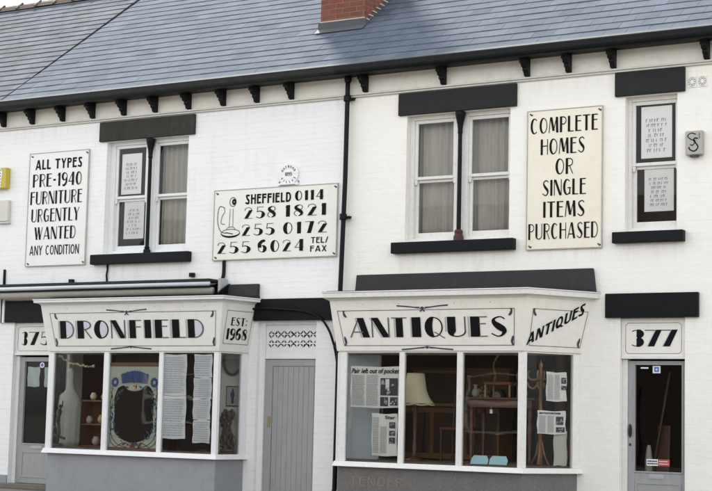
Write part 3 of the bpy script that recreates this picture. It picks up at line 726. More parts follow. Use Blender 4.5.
wr = upwindow(rgt, 3.876, 4.556, 3.53, 5.25, [(3.968, 4.49)], 4.375, (3.748, 4.661, 5.252, 5.555), LINT_M, WOODC, (3.742, 4.661, 3.388, 3.528), SILLB)
upwindow(rgt, 5.6, 7.1, 3.512, 5.245, [(5.71, 6.24), (6.47, 7.0)], 4.375, (5.48, 7.22, 5.247, 5.549), LINT_M, WOODC, (5.44, 7.26, 3.36, 3.510), SILLB, 6.355)
upwindow(left, -9.2, -8.0, 3.51, 5.24, [(-9.09, -8.11)], 4.375, (-9.3, -7.9, 5.242, 5.545), LINT_L, WOODW, (-9.3, -7.9, 3.36, 3.508), SILLB)

def room(par, x0, x1, y0, y1, z0, z1, mat, name='room', fm=None):
    m = MB()
    m.poly([(x0, y1, z0), (x0, y1, z1), (x1, y1, z1), (x1, y1, z0)]); m.poly([(x0, y0, z0), (x0, y0, z1), (x0, y1, z1), (x0, y1, z0)])
    m.poly([(x1, y1, z0), (x1, y1, z1), (x1, y0, z1), (x1, y0, z0)]); m.poly([(x0, y0, z1), (x1, y0, z1), (x1, y1, z1), (x0, y1, z1)])
    m.poly([(x0, y0, z0), (x0, y1, z0), (x1, y1, z0), (x1, y0, z0)], 1)
    return m.build(name, [mat, fm or ROOMF], par)
for par, a, b in ((left, -9.6, -7.6), (mid, -5.2, -2.4), (rgt, .2, 2.9), (rgt, 3.4, 5.1), (rgt, 5.3, 7.5)):
    room(par, a, b, .302, 3.2, 2.95, 5.6, ROOMU, 'upstairs_room')
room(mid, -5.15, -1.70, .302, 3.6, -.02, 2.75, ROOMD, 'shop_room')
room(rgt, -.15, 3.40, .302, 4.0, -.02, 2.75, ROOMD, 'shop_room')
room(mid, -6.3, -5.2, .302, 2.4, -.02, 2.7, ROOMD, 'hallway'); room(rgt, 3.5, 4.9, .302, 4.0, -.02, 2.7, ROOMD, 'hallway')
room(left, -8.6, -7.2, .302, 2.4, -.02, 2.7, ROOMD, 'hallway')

# ------------------------------------------------------------------ bay shopfronts
def lerp(a, b, t): return tuple(x + (y - x) * t for x, y in zip(a, b))
def barbetween(m, p, q, w, d, z0, z1, inset=0, mi=0):
    """upright post slab from plan point p towards q"""
    t = Vector((q[0] - p[0], q[1] - p[1])).normalized(); n = Vector((-t.y, t.x))
    A = [(p[0], p[1]), (p[0] + t.x * w, p[1] + t.y * w), (p[0] + t.x * w + n.x * d, p[1] + t.y * w + n.y * d), (p[0] + n.x * d, p[1] + n.y * d)]
    m.plan(A, z0, z1, mi=mi)
def offs(pl, o, back=0):
    """grow a bay plan [wallL, cornerL, cornerR, wallR] outwards by o"""
    (ax, ay), (bx, by), (cx, cy), (dx, dy) = pl
    def line(p, q):
        t = Vector((q[0] - p[0], q[1] - p[1])).normalized(); n = Vector((t.y, -t.x))
        return Vector(p) + n * o, t
    L = [line((ax, ay), (bx, by)), line((bx, by), (cx, cy)), line((cx, cy), (dx, dy))]
    def inter(l1, l2):
        (p, u), (q, v) = l1, l2; k = ((q - p).x * v.y - (q - p).y * v.x) / (u.x * v.y - u.y * v.x); return tuple(p + u * k)
    def aty(l, y): p, u = l; return (p.x + u.x * (y - p.y) / u.y, y)
    return [aty(L[0], back), inter(L[0], L[1]), inter(L[1], L[2]), aty(L[2], back)]
def shopfront(par, plan, mull, zs, zf, topplan, zft, corn, riserm, woodm, fascm, sillz):
    sf = MB()
    zs0, zs1 = sillz
    jw = .075
    # posts at wall and corners, mullions
    a, b, c, d = plan
    sf.plan(offs(plan, -.01), zf - .0005, zf + .018)
    f = sf.build('shopfront', woodm, par)
    def post(fn):
        frame = MB(); fn(frame); frame.build('mullion', woodm, f, bevel=.003)
    for k, (x0, x1) in enumerate(mull): post(lambda fr: fr.box(x0, x1, b[1], b[1] + .06, zs1 + .001, zf - .001))
    # side end posts
    post(lambda fr: barbetween(fr, (c[0] + .0, c[1] + .0), d, .05, .06, zs1 + .001, zf - .001))
    L = math.hypot(d[0] - c[0], d[1] - c[1]); e = lerp(c, d, 1 - .11 / L)
    post(lambda fr: barbetween(fr, e, d, .105, .06, zs1 + .001, zf - .001))
    L = math.hypot(b[0] - a[0], b[1] - a[1])
    post(lambda fr: barbetween(fr, a, b, .07, .06, zs1 + .001, zf - .001)); e = lerp(b, a, .05 / L)
    post(lambda fr: barbetween(fr, e, b, .049, .06, zs1 + .001, zf - .001))
    # riser
    m = MB(); rp = offs(plan, -.03); m.plan(rp, -.05, zs0 - .001); m.build('stall_riser', riserm, f, bevel=.004)
    m = MB(); sp = offs(plan, .045); m.plan(sp, zs0, zs1, offs(plan, .02)); m.build('window_sill', woodm, f, bevel=.006)
    m = MB(); ip = offs(plan, -.065, .30); m.plan(ip, zs1 + .002, zs1 + .022); m.build('display_shelf', DISPF, f)
    # glass
    for (m0, m1) in zip(mull[:-1], mull[1:]):
        g = MB(); g.box(m0[1] - .003, m1[0] + .003, b[1] + .028, b[1] + .034, zs1 + .0015, zf - .0015); g.build('pane', GLASS, f)
    for p, q in ((c, d), (a, b)):
        t = Vector((q[0] - p[0], q[1] - p[1])).normalized(); n = Vector((-t.y, t.x)); LL = math.hypot(q[0] - p[0], q[1] - p[1])
        s = Vector(p) + t * .045 + n * .028; e2 = Vector(p) + t * (LL - .07) + n * .028
        g = MB(); g.plan([tuple(s), tuple(e2), tuple(e2 + n * .006), tuple(s + n * .006)], zs1 + .0015, zf - .0015); g.build('pane', GLASS, f)
    # fascia, leaning outwards
    m = MB(); m.plan(plan, zf, zf + .02, [lerp(p, q, .02 / (zft - zf)) for p, q in zip(plan, topplan)])
    lo = [lerp(p, q, .0) for p, q in zip(offs(plan, .012), topplan)]
    m = MB(); m.plan(offs(plan, .012), zf + .019, zft, topplan); m.build('fascia_board', fascm, f, bevel=.004)
    # cornice: cove then flat board
    z = zft + .001
    m = MB(); m.plan(offs(topplan, .004), z, z + .014, offs(topplan, .010)); m.plan(offs(topplan, .012), z + .0145, z + .032, offs(topplan, .04)); m.build('cornice_cove', fascm, f, bevel=.004)
    m = MB(); z2 = z + .033; m.plan(offs(topplan, .085), z2, corn - .016, offs(topplan, .09)); m.plan(offs(topplan, .10), corn - .015, corn); m.build('cornice', woodm, f, bevel=.005)
    m = MB(); q = offs(topplan, .095); m.plan(q, corn + .001, corn + .004, None); 
    m.loft([(q[0][0] + .05, 0, corn + .0045), (q[1][0] + .05, q[1][1] + .04, corn + .0045), (q[2][0] - .04, q[2][1] + .04, corn + .0045), (q[3][0] - .06, 0, corn + .0045)], [(q[0][0] + .05, 0, corn + .045), (q[1][0] + .05, q[1][1] + .04, corn + .012), (q[2][0] - .04, q[2][1] + .04, corn + .012), (q[3][0] - .06, 0, corn + .045)])
    m.build('bay_roof', LEAD, f)
    return f
# left bay (DRONFIELD)
PL = [(-5.06, 0), (-4.955, -.57), (-1.86, -.57), (-1.755, 0)]
TL = [(-5.18, 0), (-5.055, -.68), (-1.745, -.68), (-1.62, 0)]
SFL = shopfront(mid, PL, [(-4.955, -4.855), (-3.90, -3.81), (-2.895, -2.825), (-1.94, -1.86)], None, 2.01, TL, 2.705, 2.792, RISER_L, WOODW, FASC_L, (.535, .605))
PR = [(-.13, 0), (.19, -.75), (2.866, -.75), (3.30, 0)]
TR_ = [(-.256, 0), (.115, -.87), (2.955, -.87), (3.458, 0)]
SFR = shopfront(rgt, PR, [(.225, .325), (1.115, 1.19), (1.945, 2.025), (2.79, 2.866)], None, 2.0, TR_, 2.672, 2.785, GRAN, WOODC, FASC_R, (.525, .59))
for sf, x0, x1, z1 in ((SFL, -5.0, -1.585, 3.007), (SFR, .025, 3.495, 3.09)):
    m = MB(); xx = .02 if sf is SFR else 0
    m.loft([(x0, -.002, 2.785), (x1 + xx, -.002, 2.785), (x1 + xx, -.09, 2.785), (x0, -.09, 2.785)], [(x0, -.002, z1), (x1 - xx, -.002, z1), (x1 - xx, -.05, z1), (x0, -.05, z1)])
    m.build('shop_lintel', LEAD, sf, bevel=.01)

# fascia lettering frames
def fframe(p0, p1, q0, q1, zf, zft):
    """frame on a leaning fascia face: p0,p1 bottom plan ends; q0,q1 top"""
    o = Vector((p0[0], p0[1], zf)); u = Vector((p1[0] - p0[0], p1[1] - p0[1], 0)); Lu = u.length; u.normalize()
    v = Vector((q0[0] - p0[0], q0[1] - p0[1], zft - zf)); v = v - u * v.dot(u); v.normalize()
    n = u.cross(v).normalized()
    return Fr(o, u, v, n), Lu
def corner_curls(m, F, x0, x1, y0, y1, s=.05, mi=0, only=None):
    for k, (cx, cy, sx, sy) in enumerate(((x0, y0, 1, 1), (x1, y0, -1, 1), (x0, y1, 1, -1), (x1, y1, -1, -1))):
        if only and k not in only: continue
        pts = [(0, 0), (.25, .5), (.1, 1.1), (-.0, 1.5)] if sy > 0 else [(0, 0), (.1, .5), (.35, .9), (.6, 1.0)]
        P = cat_([(cx + sx * a * s, cy + sy * b * s) for a, b in pts], 4); n = len(P)
        stroke(m, F, P, [.006 + .026 * math.sin(math.pi * (i + .6) / n) for i in range(n)], .0052, mi)
        m.poly([F.p(cx + sx * .1 * s + .013 * math.cos(q * .785), cy + sy * .1 * s + .013 * math.sin(q * .785), .0056) for q in range(8)], mi)
def ornament(m, F, cx, cy, half, up=True, mi=0):
    d = -.028 if up else .024
    for s in (-1, 1):
        P = cat_([(cx + s * half, cy + (.012 if up else -.012)), (cx + s * half * .55, cy), (cx + s * half * .2, cy + d * .6), (cx, cy + d)], 5)
        stroke(m, F, P, [.018 - .008 * i / len(P) for i in range(len(P))], .0052, mi)
        P = [(cx + s * half * .6, cy - (.004 if up else -.004)), (cx + s * half * .1, cy + d * .3)]
        stroke(m, F, P, .007, .0056, mi)
    m.poly([F.p(cx + .024 * math.cos(q * .785), cy + d * .7 + .018 * math.sin(q * .785), .006) for q in range(8)], mi)
    if up:
        for s in (-1, 1): stroke(m, F, [(cx, cy + d), (cx + s * .012, cy - .05), (cx + s * .036, cy - .066)], .016, .0062, mi)
def W2F(F, X, Z, ox):
    return X - ox, None

# DRONFIELD
pb = offs(PL, .012); F, _ = fframe(pb[1], pb[2], TL[1], TL[2], 2.01, 2.705); ox = pb[1][0]
kz = 1 / F.v.z
def fz(z, z0=2.01): return (z - z0) * kz
m = MB()
lets = [('D', -4.70, -4.435), ('R', -4.37, -4.10), ('O', -4.055, -3.785), ('N', -3.74, -3.475), ('F', -3.40, -3.18), ('I', -3.125, -3.01), ('E', -2.94, -2.70), ('L', -2.635, -2.40), ('D', -2.36, -2.085)]
for i, (c, a, b) in enumerate(lets):
    letters(m, F, c, a - ox, b - ox, fz(2.215), .262, .27 if c not in 'IN' else (.24 if c == 'N' else .46), .055, 0, (0, 1), .0045, 0, shadow=2, fills=3)
m.build('lettering', [INK, INK2, INK3, LILAC], SFL)
m = MB()
bx = [(-4.80 - ox, fz(2.105)), (-1.905 - ox, fz(2.105)), (-1.865 - ox, fz(2.585)), (-4.885 - ox, fz(2.585))]
outline(m, F, bx, .0075, .0035, 1)
ornament(m, F, -3.44 - ox, fz(2.612), .37, True, 0); ornament(m, F, -3.39 - ox, fz(2.075), .37, False, 0)
corner_curls(m, F, -4.79 - ox, -1.91 - ox, fz(2.105), fz(2.585), .08, 0)
for x in (-4.55, -3.86, -2.93, -2.42, -2.05): m.poly([F.p(x - ox + .006 * math.cos(q), fz(2.655) + .006 * math.sin(q), .003) for q in range(6)], 1)
m.build('border_ornament', [paint('navy sign paint', (.03, .035, .07), .4, .2, 30, bs=0), INK2], SFL)
F, Ls = fframe(pb[2], pb[3], TL[2], TL[3], 2.01, 2.705); kz = 1 / F.v.z
m = MB(); letters(m, F, 'EST:', .15, .455, fz(2.395), .115, .2, .07, .12, (0, 0), .0045)
m.build('lettering', [INK, INK2], SFL); m = MB(); letters(m, F, '1968', .085, .49, fz(2.20), .155, .24, .07, .12, (0, 1), .0045); m.build('lettering', [INK, INK2], SFL)
m = MB(); outline(m, F, [(.045, fz(2.14)), (.53, fz(2.14)), (.56, fz(2.60)), (.045, fz(2.60))], .0065, .0035, 0); m.build('border_ornament', INK2, SFL)

# ANTIQUES
pb = offs(PR, .012); F, _ = fframe(pb[1], pb[2], TR_[1], TR_[2], 2.0, 2.672); ox = pb[1][0]; kz = 1 / F.v.z
fr = lambda z: (z - 2.0) * kz
m = MB()
lets = [('A', .40, .70), ('N', .73, .995), ('T', 1.03, 1.255), ('I', 1.325, 1.455), ('Q', 1.51, 1.785), ('U', 1.835, 2.095), ('E', 2.16, 2.395), ('S', 2.44, 2.65)]
for i, (c, a, b) in enumerate(lets):
    letters(m, F, c, a - ox, b - ox, fr(2.195), .255, .29 if c not in 'INTA' else (.25 if c in 'NA' else .28 if c == 'T' else .5), .05, 0, (0, 1), .0045, 0, shadow=2)
m.build('lettering', [INK, INK2, INK3], SFR)
m = MB()
outline(m, F, [(.305 - ox, fr(2.09)), (2.745 - ox, fr(2.09)), (2.775 - ox, fr(2.54)), (.225 - ox, fr(2.54))], .0075, .0035, 1)
ornament(m, F, 1.49 - ox, fr(2.582), .37, True, 0); ornament(m, F, 1.53 - ox, fr(2.05), .37, False, 0)
corner_curls(m, F, .315 - ox, 2.74 - ox, fr(2.09), fr(2.54), .08, 0)
for x in (.62, 1.15, 1.95, 2.45): m.poly([F.p(x - ox + .006 * math.cos(q), fr(2.62) + .006 * math.sin(q), .003) for q in range(6)], 1)
m.build('border_ornament', [MATS['navy sign paint'], INK2], SFR)
F, Ls = fframe(pb[2], pb[3], TR_[2], TR_[3], 2.0, 2.672); kz = 1 / F.v.z
m = MB()
ang = math.atan2(.42, .80)
F2 = Fr(F.p(.015, fr(2.085)), F.u * math.cos(ang) + F.v * math.sin(ang), F.v, F.n)   # rising line of upright letters
letters(m, F2, 'ANTIQUES', 0, .925, 0, .14, .21, .17, .12, (0, 0), .0045, 0.12)
m.build('lettering', INK, SFR)
m = MB(); outline(m, F, [(.06, fr(2.09)), (.835, fr(2.09)), (.90, fr(2.54)), (.06, fr(2.54))], .0065, .0035, 1)
corner_curls(m, F, .07, .82, fr(2.09), fr(2.54), .08, 0, (1, 2)); m.build('border_ornament', [MATS['navy sign paint'], INK2], SFR)
# cut lettering on the granite riser
rp = offs(PR, -.03); Fg = Fr((rp[1][0], rp[1][1], 0)); m = MB()
letters(m, Fg, 'TENDER', .19, .98, .285, .115, .15, .12, .2, (0, 0), .002); m.build('riser_lettering', paint('worn gilt lettering', (.21, .18, .12), .6, .3, 40, bs=0), SFR)

# ------------------------------------------------------------------ doors and number boards
def glazed_door(par, x0, x1, z0, z1, gx0, gx1, gz0, gz1, y, name='door'):
    m = MB(); m.box(x0, gx0, y, y + .045, z0, z1); m.box(gx1, x1, y, y + .045, z0, z1)
    m.box(gx0, gx1, y + .001, y + .044, gz1, z1); m.box(gx0, gx1, y + .001, y + .044, z0, gz0)
    for a, b, c, d in ((gx0 - .018, gx1 + .018, gz0 - .018, gz0), (gx0 - .018, gx1 + .018, gz1, gz1 + .018)): m.box(a, b, y - .010, y, c, d)
    for a, b in ((gx0 - .018, gx0), (gx1, gx1 + .018)): m.box(a, b, y - .010, y, gz0, gz1)
    d = m.build(name, GREYD, par, bevel=.003)
    m = MB(); m.box(gx0 - .002, gx1 + .002, y + .02, y + .026, gz0 - .002, gz1 + .002); m.build('pane', GLASS, d)
    return d
# 377
y = .10
D7 = glazed_door(rgt, 3.895, 4.625, .0, 1.935, 3.985, 4.585, .585, 1.885, y)
m = MB(); m.box(3.99, 4.58, y - .006, y, .12, .15); m.box(3.99, 4.58, y - .006, y, .43, .46); m.box(3.99, 4.02, y - .006, y, .15, .43); m.box(4.55, 4.58, y - .006, y, .15, .43); m.build('door_moulding', GREYD, D7, bevel=.002)
m = MB(); m.fpoly(Fr((3.925, y, 1.075)), [(.022 * math.cos(q * .524), .085 * math.sin(q * .524)) for q in range(12)], .001, .014); m.tube([(3.925, y - .02, 1.13), (3.925, y - .045, 1.10), (3.925, y - .045, 1.05), (3.925, y - .02, 1.02)], .008, 8); m.build('handle', BRONZE, D7)
m = MB(); m.lathe(0, 0, [(.0001, 0)], 3); m = MB(); m.fpoly(Fr((3.925, y, .905)), [(.014 * math.cos(q * .7), .018 * math.sin(q * .7)) for q in range(9)], .001, .008); m.build('keyhole', BRONZE, D7)
m = MB(); m.fbox(Fr((4.17, y, .495)), 0, .19, 0, .058, .001, .006); m.fbox(Fr((4.19, y, .505)), 0, .15, 0, .03, .0065, .010); m.build('letter_plate', STEEL, D7, bevel=.002)
Fg = Fr((0, y + .0195, 0))
m = MB(); m.fbox(Fg, 4.205, 4.305, 1.785, 1.875, .0, .0012); m.fbox(Fg, 4.225, 4.285, 1.80, 1.86, .0014, .002, 1); m.fpoly(Fg, [(4.255 + .014 * math.cos(q), 1.83 + .014 * math.sin(q)) for q in range(6)], .0022, .003); m.build('sticker', [PAPERB, BLUEP], D7)
m = MB(); m.fbox(Fg, 4.05, 4.15, 1.84, 1.858, .0, .0012); m.build('sticker', PAPER, D7)
m = MB(); m.fbox(Fg, 4.13, 4.275, .655, .735, .0, .0012); m.fbox(Fg, 4.277, 4.425, .655, .735, .0, .0012, 1); smallprint(m, Fg, 4.14, 4.27, .665, .725, 2, 2, .6, .1); smallprint(m, Fg, 4.29, 4.415, .665, .725, 2, 0, .3, .1)
m.build('sticker', [PAPERB, REDP, PRINTD], D7)
m = MB(); m.box(3.826, 3.893, y - .02, y + .08, 0, 1.955); m.box(4.627, 4.657, y - .02, y + .08, 0, 1.955); m.build('door_frame', WOODC, D7, bevel=.004)
m = MB(); m.box(3.80, 4.68, -.12, .30, -.05, .0); m.build('doorstep', STEPM, D7, bevel=.01)
def number_board(par, x0, x1, z0, z1, y, board, wood, txt, tx, tz, th, name='number_board', T=.3):
    m = MB(); m.box(x0, x1, y - .012, y + .06, z0, z1); m.box(x0, x1, y - .03, y - .0125, z0, z0 + .035); m.box(x0, x1, y - .022, y - .0125, z1 - .03, z1)
    m.box(x0, x0 + .03, y - .022, y - .0125, z0 + .035, z1 - .03); m.box(x1 - .03, x1, y - .022, y - .0125, z0 + .035, z1 - .03)
    b = m.build(name, wood, par, bevel=.004)
    m = MB(); m.box(x0 + .031, x1 - .031, y - .0165, y - .0126, z0 + .036, z1 - .031); p = m.build('panel', board, b)
    Fp = Fr((0, y - .0165, 0)); m = MB()
    r = .03; a0, a1, c0, c1 = x0 + .055, x1 - .055, z0 + .065, z1 - .06
    cut = [(a0 + r, c0), (a1 - r, c0), (a1, c0 + r), (a1, c1 - r), (a1 - r, c1), (a0 + r, c1), (a0, c1 - r), (a0, c0 + r)]
    outline(m, Fp, cut, .005, .002, 1)
    for ch, (a, bb) in zip(txt, tx):
        if ch == '7':
            h = th; w = bb - a
            m.poly([Fp.p(a, tz + h - .012, .003), Fp.p(a + w * .62, tz + h - .012, .003), Fp.p(a + w * .62, tz + h, .003), Fp.p(a - .0, tz + h, .003)], 1)
            m.poly([Fp.p(a + w * .18, tz, .0034), Fp.p(a + w * .56, tz, .0034), Fp.p(a + w, tz + h, .0034), Fp.p(a + w * .66, tz + h, .0034)], 0)
            m.poly([Fp.p(a + w * .10, tz, .0026), Fp.p(a + w * .16, tz, .0026), Fp.p(a + w * .62, tz + h - .014, .0026), Fp.p(a + w * .56, tz + h - .014, .0026)], 2)
        else:
            letters(m, Fp, ch, a, bb, tz, th, .27, .045, 0, (0, 1), .003)
    m.build('numerals', [INK, INK2, LILAC], b)
    return b
number_board(rgt, 3.828, 4.656, 1.957, 2.46, .055, FASC_R, WOODC, '377', ((3.935, 4.135), (4.13, 4.35), (4.325, 4.555)), 2.11, .205)
m = MB(); m.box(3.638, 4.838, -.05, .04, 2.462, 2.765); m.build('door_lintel', BLACK, rgt, bevel=.008)
# 37- (left door)
y = .10
D5 = glazed_door(mid, -6.12, -5.36, .035, 1.972, -6.02, -5.46, .645, 1.905, y)
m = MB(); m.fbox(Fr((-5.83, y, .565)), 0, .23, 0, .05, .001, .008); m.build('letter_plate', STEEL, D5, bevel=.002)
m = MB(); m.box(-6.02, -5.46, y - .006, y, .12, .15); m.box(-6.02, -5.46, y - .006, y, .50, .53); m.box(-6.02, -5.99, y - .006, y, .15, .50); m.build('door_moulding', GREYD, D5, bevel=.002)
m = MB(); m.box(-6.189, -6.122, y - .02, y + .08, .0, 1.99); m.box(-5.358, -5.321, y - .02, y + .08, 0, 1.99); m.build('door_frame', WOODW, D5, bevel=.004)
Fg = Fr((0, y + .0195, 0))
m = MB(); m.fpoly(Fg, [(-5.69 + .05 * math.cos(q * .785), 1.85 + .045 * math.sin(q * .785)) for q in range(8)], 0, .0012); m.fpoly(Fg, [(-5.69 + .028 * math.cos(q * .785), 1.85 + .025 * math.sin(q * .785)) for q in range(8)], .0014, .002, 1); m.build('sticker', [PAPERB, BLUEP], D5)
m = MB(); m.box(-6.30, -5.25, -.10, .30, -.05, .03); m.build('doorstep', STEPM, D5, bevel=.01)
number_board(mid, -6.188, -5.322, 2.0, 2.50, .055, FASC_L, WOODW, '375', ((-6.075, -5.93), (-5.915, -5.70), (-5.68, -5.50)), 2.155, .205)
m = MB(); m.box(-6.36, -5.22, -.05, .04, 2.505, 2.84); m.build('door_lintel', BLACK, mid, bevel=.008)
m = MB(); m.box(-6.405, -6.362, -.065, -.002, 2.50, 2.895); m.box(-6.362, -5.40, -.10, -.002, 2.862, 2.90); m.build('lintel_trim', WOODW, mid, bevel=.004)
m = MB(); m.box(-6.428, -6.194, -.02, -.002, -.05, .15); m.build('plinth', PLINTH, mid, bevel=.004)
m = MB(); m.box(XL, -8.402, -.02, -.002, -.05, .15); m.box(-7.398, XM - .002, -.02, -.002, -.05, .15); m.build('plinth', PLINTH, left, bevel=.004)
D9 = glazed_door(left, -8.32, -7.48, .0, 2.0, -8.2, -7.6, .645, 1.905, y)
m = MB(); m.box(-8.399, -8.322, y - .02, y + .08, 0, 2.02); m.box(-7.478, -7.401, y - .02, y + .08, 0, 2.02); m.box(-8.399, -7.401, y, y + .08, 2.021, 2.499); m.build('door_frame', WOODW, D9)
# passage gate
G = MB(); gx0, gx1 = -1.505, -.632
nb = 8; bw = (gx1 - gx0 - .26) / nb
G.box(gx0, gx1, .10, .13, .04, 1.945)
G.box(gx0, gx0 + .12, .082, .0995, .04, 1.945); G.box(gx1 - .06, gx1, .082, .0995, .04, 1.945); G.box(gx0 + .12, gx1 - .06, .082, .0995, 1.85, 1.945)
x = gx0 + .125
bw = (gx1 - .065 - x) / 8
for k in range(8): G.box(x + k * bw + .0015, x + (k + 1) * bw - .0015, .088, .0995, .04, 1.845)
gate = G.build('gate', GREYD, mid, bevel=.003)
m = MB(); m.box(-1.450, -1.40, .074, .081, 1.0, 1.15); m.lathe(-1.425, .07, [(.009, 1.09), (.009, 1.11)], 8); m.build('gate_lock', BRASS, gate)
m = MB(); m.box(-1.604, -1.508, .055, .14, 0, 2.478); m.box(-1.507, -.626, .06, .14, 1.95, 1.985); m.box(-1.507, -.626, .06, .14, 2.43, 2.477); m.build('gate_frame', WOODW, gate, bevel=.004)
# pierced fretwork panel over the gate
m = MB(); zc0, zc1 = 1.986, 2.429; xa, xb = -1.506, -.627
nx, nz = 88, 44
def pierced(x, z):
    for row, zz in enumerate((2.295, 2.165)):
        for k in range(8):
            cx = -1.425 + k * .107
            u, v = x - cx, z - zz
            if abs(u) + abs(v) < .062 and abs(u) + abs(v) > .030 and abs(u) > .006 and abs(v) > .008: return True
            if k < 7 and abs(u - .0535) < .013 and abs(v) < .016 and k % 2: return True
    return False
dx, dz = (xb - xa) / nx, (zc1 - zc0) / nz
for i in range(nx):
    j = 0
    while j < nz:
        if pierced(xa + (i + .5) * dx, zc0 + (j + .5) * dz): j += 1; continue
        k = j
        while k < nz and not pierced(xa + (i + .5) * dx, zc0 + (k + .5) * dz): k += 1
        m.box(xa + i * dx, xa + (i + 1) * dx, .085, .097, zc0 + j * dz, zc0 + k * dz); j = k
m.build('fretwork_panel', WOODW, gate)
m = MB(); m.box(-1.7, -.55, 1.6, 1.65, 0, 2.6); m.box(-1.72, -1.66, .302, 1.6, 0, 2.6); m.box(-.56, -.5, .302, 1.6, 0, 2.6); m.build('passage', ROOMU, gate)
m = MB(); m.box(-1.66, -.24, -.05, .05, 2.480, 2.79); m.build('gate_lintel', BLACK, mid, bevel=.008)
m = MB(); m.box(-1.66, -.56, -.05, .30, -.05, .035); m.build('doorstep', STEPM, gate, bevel=.01)

# ------------------------------------------------------------------ signs on the wall
def board(name, x0, x1, z0, z1, mat, label, frame=.012, corners=True, skew=0):
    t = thing(name, ((x0 + x1) / 2, -.001, z0), label, 'sign', 'painted signs on the upper wall')
    m = MB(); m.box(x0, x1, -.028, -.002, z0, z1); b = m.build('board', mat, t, bevel=.003)
    m = MB()
    for a, c, d, e in ((x0 - frame, x1 + frame, z0 - frame, z0 - .001), (x0 - frame, x1 + frame, z1 + .001, z1 + frame)): m.box(a, c, -.034, -.002, d, e)
    m.box(x0 - frame, x0 - .001, -.034, -.002, z0 - .001, z1 + .001); m.box(x1 + .001, x1 + frame, -.034, -.002, z0 - .001, z1 + .001)
    m.build('edge_strip', paint(name + ' edge %.1f' % x0, (.50, .48, .42), .5, .3, 12, (.2, .17, .12), .5), t)
    F = Fr((0, -.028, 0))
    if corners:
        m = MB()
        for cx, cz in ((x0 + .035, z0 + .035), (x1 - .035, z0 + .035), (x0 + .035, z1 - .035), (x1 - .035, z1 - .035)):
            m.fpoly(F, [(cx + .011 * math.cos(q * .785), cz + .011 * math.sin(q * .785)) for q in range(8)], .0, .006)
            m.poly([F.p(cx + .02 + .02 * math.cos(q), cz - .012 + .014 * math.sin(q), .0015) for q in range(6)])
        m.build('fixing_screws', paint(name + ' rust %.1f' % x0, (.10, .075, .05), .7, .3, 20), t)
    return t, F
t1, F = board('wall_sign', -5.992, -4.812, 3.385, 5.143, SIGNP, 'tall white sign reading ALL TYPES PRE-1940 FURNITURE URGENTLY WANTED ANY CONDITION')
x0, w = -5.992, 1.18
m = MB()
for txt, f0, f1, zc, h, T, t_, bold in (('ALL TYPES', .10, .90, 4.965, .155, .2, .17, 1), ('PRE-1940', .065, .90, 4.715, .205, .2, .065, 0), ('FURNITURE', .035, .92, 4.44, .205, .2, .065, 0), ('URGENTLY', .065, .885, 4.165, .205, .2, .065, 0), ('WANTED', .13, .835, 3.885, .195, .2, .065, 0), ('ANY CONDITION', .06, .905, 3.62, .15, .15, .13, 1)):
    letters(m, F, txt, x0 + f0 * w, x0 + f1 * w, zc - h / 2, h, T, t_, .13, (0, 0), .003)
    m.build('lettering', [INK, INK2], t1); m = MB()
t2, F = board('wall_sign', -2.405, -.330, 3.372, 4.372, SIGNW, 'wide cream sign with old telephone drawing and Sheffield phone numbers')
m = MB()
letters(m, F, 'SHEFFIELD', -1.865, -1.085, 4.155, .14, .2, .18, .13, (0, 0), .003)
m.build('lettering', [INK, INK2], t2); m = MB(); letters(m, F, '0114', -1.02, -.545, 4.165, .14, .24, .07, .18, (0, 1), .003)
m.build('lettering', [INK, INK2], t2); m = MB(); letters(m, F, '258', -1.875, -1.33, 3.945, .165, .24, .05, .22, (0, 1), .003); m.build('lettering', [INK, INK2], t2); m = MB(); letters(m, F, '1821', -1.18, -.50, 3.945, .165, .24, .05, .24, (0, 1), .003)
m.build('lettering', [INK, INK2], t2); m = MB(); letters(m, F, '255', -1.91, -1.36, 3.70, .165, .24, .05, .22, (0, 1), .003); m.build('lettering', [INK, INK2], t2); m = MB(); letters(m, F, '0172', -1.205, -.475, 3.70, .165, .24, .05, .24, (0, 1), .003)
m.build('lettering', [INK, INK2], t2); m = MB(); letters(m, F, '255', -2.33, -1.765, 3.455, .165, .24, .05, .22, (0, 1), .003); m.build('lettering', [INK, INK2], t2); m = MB(); letters(m, F, '6024', -1.62, -.85, 3.455, .165, .24, .05, .24, (0, 1), .003)
m.build('lettering', [INK, INK2], t2); m = MB(); letters(m, F, 'TEL/', -.735, -.455, 3.555, .085, .17, .15, .15, (0, 0), .003); m.build('lettering', [INK, INK2], t2); m = MB(); letters(m, F, 'FAX', -.745, -.475, 3.435, .085, .17, .15, .15, (0, 0), .003)
m.build('lettering', [INK, INK2], t2)
m = MB()   # the candlestick telephone
ox, oz = -2.16, 3.70
stroke(m, F, ell(ox + .08, oz + .50, .055, .065, 0, 360, 20), .012, .003, 1)
stroke(m, F, ell(ox + .10, oz + .50, .022, .03, 0, 360, 14), .03, .0035, 0)
stroke(m, F, [(ox + .035, oz + .40), (ox + .025, oz + .13)], .009, .003, 1); stroke(m, F, [(ox + .085, oz + .40), (ox + .09, oz + .13)], .009, .0033, 1)
stroke(m, F, cat_([(ox - .06, oz + .42), (ox - .15, oz + .44), (ox - .18, oz + .33), (ox - .175, oz + .2), (ox - .12, oz + .08), (ox - .02, oz + .05)], 5), .012, .0036, 1)
stroke(m, F, cat_([(ox - .07, oz + .42), (ox - .06, oz + .36), (ox - .10, oz + .30), (ox - .12, oz + .2), (ox - .05, oz + .18)], 5), .010, .0039, 1)
stroke(m, F, ell(ox + .05, oz + .055, .16, .05, 0, 180, 16), .010, .0042, 1)
P = ell(ox + .05, oz + .055, .165, .06, 180, 360, 16); stroke(m, F, P, [.008 + .02 * math.sin(math.pi * i / 16) for i in range(17)], .0045, 0)
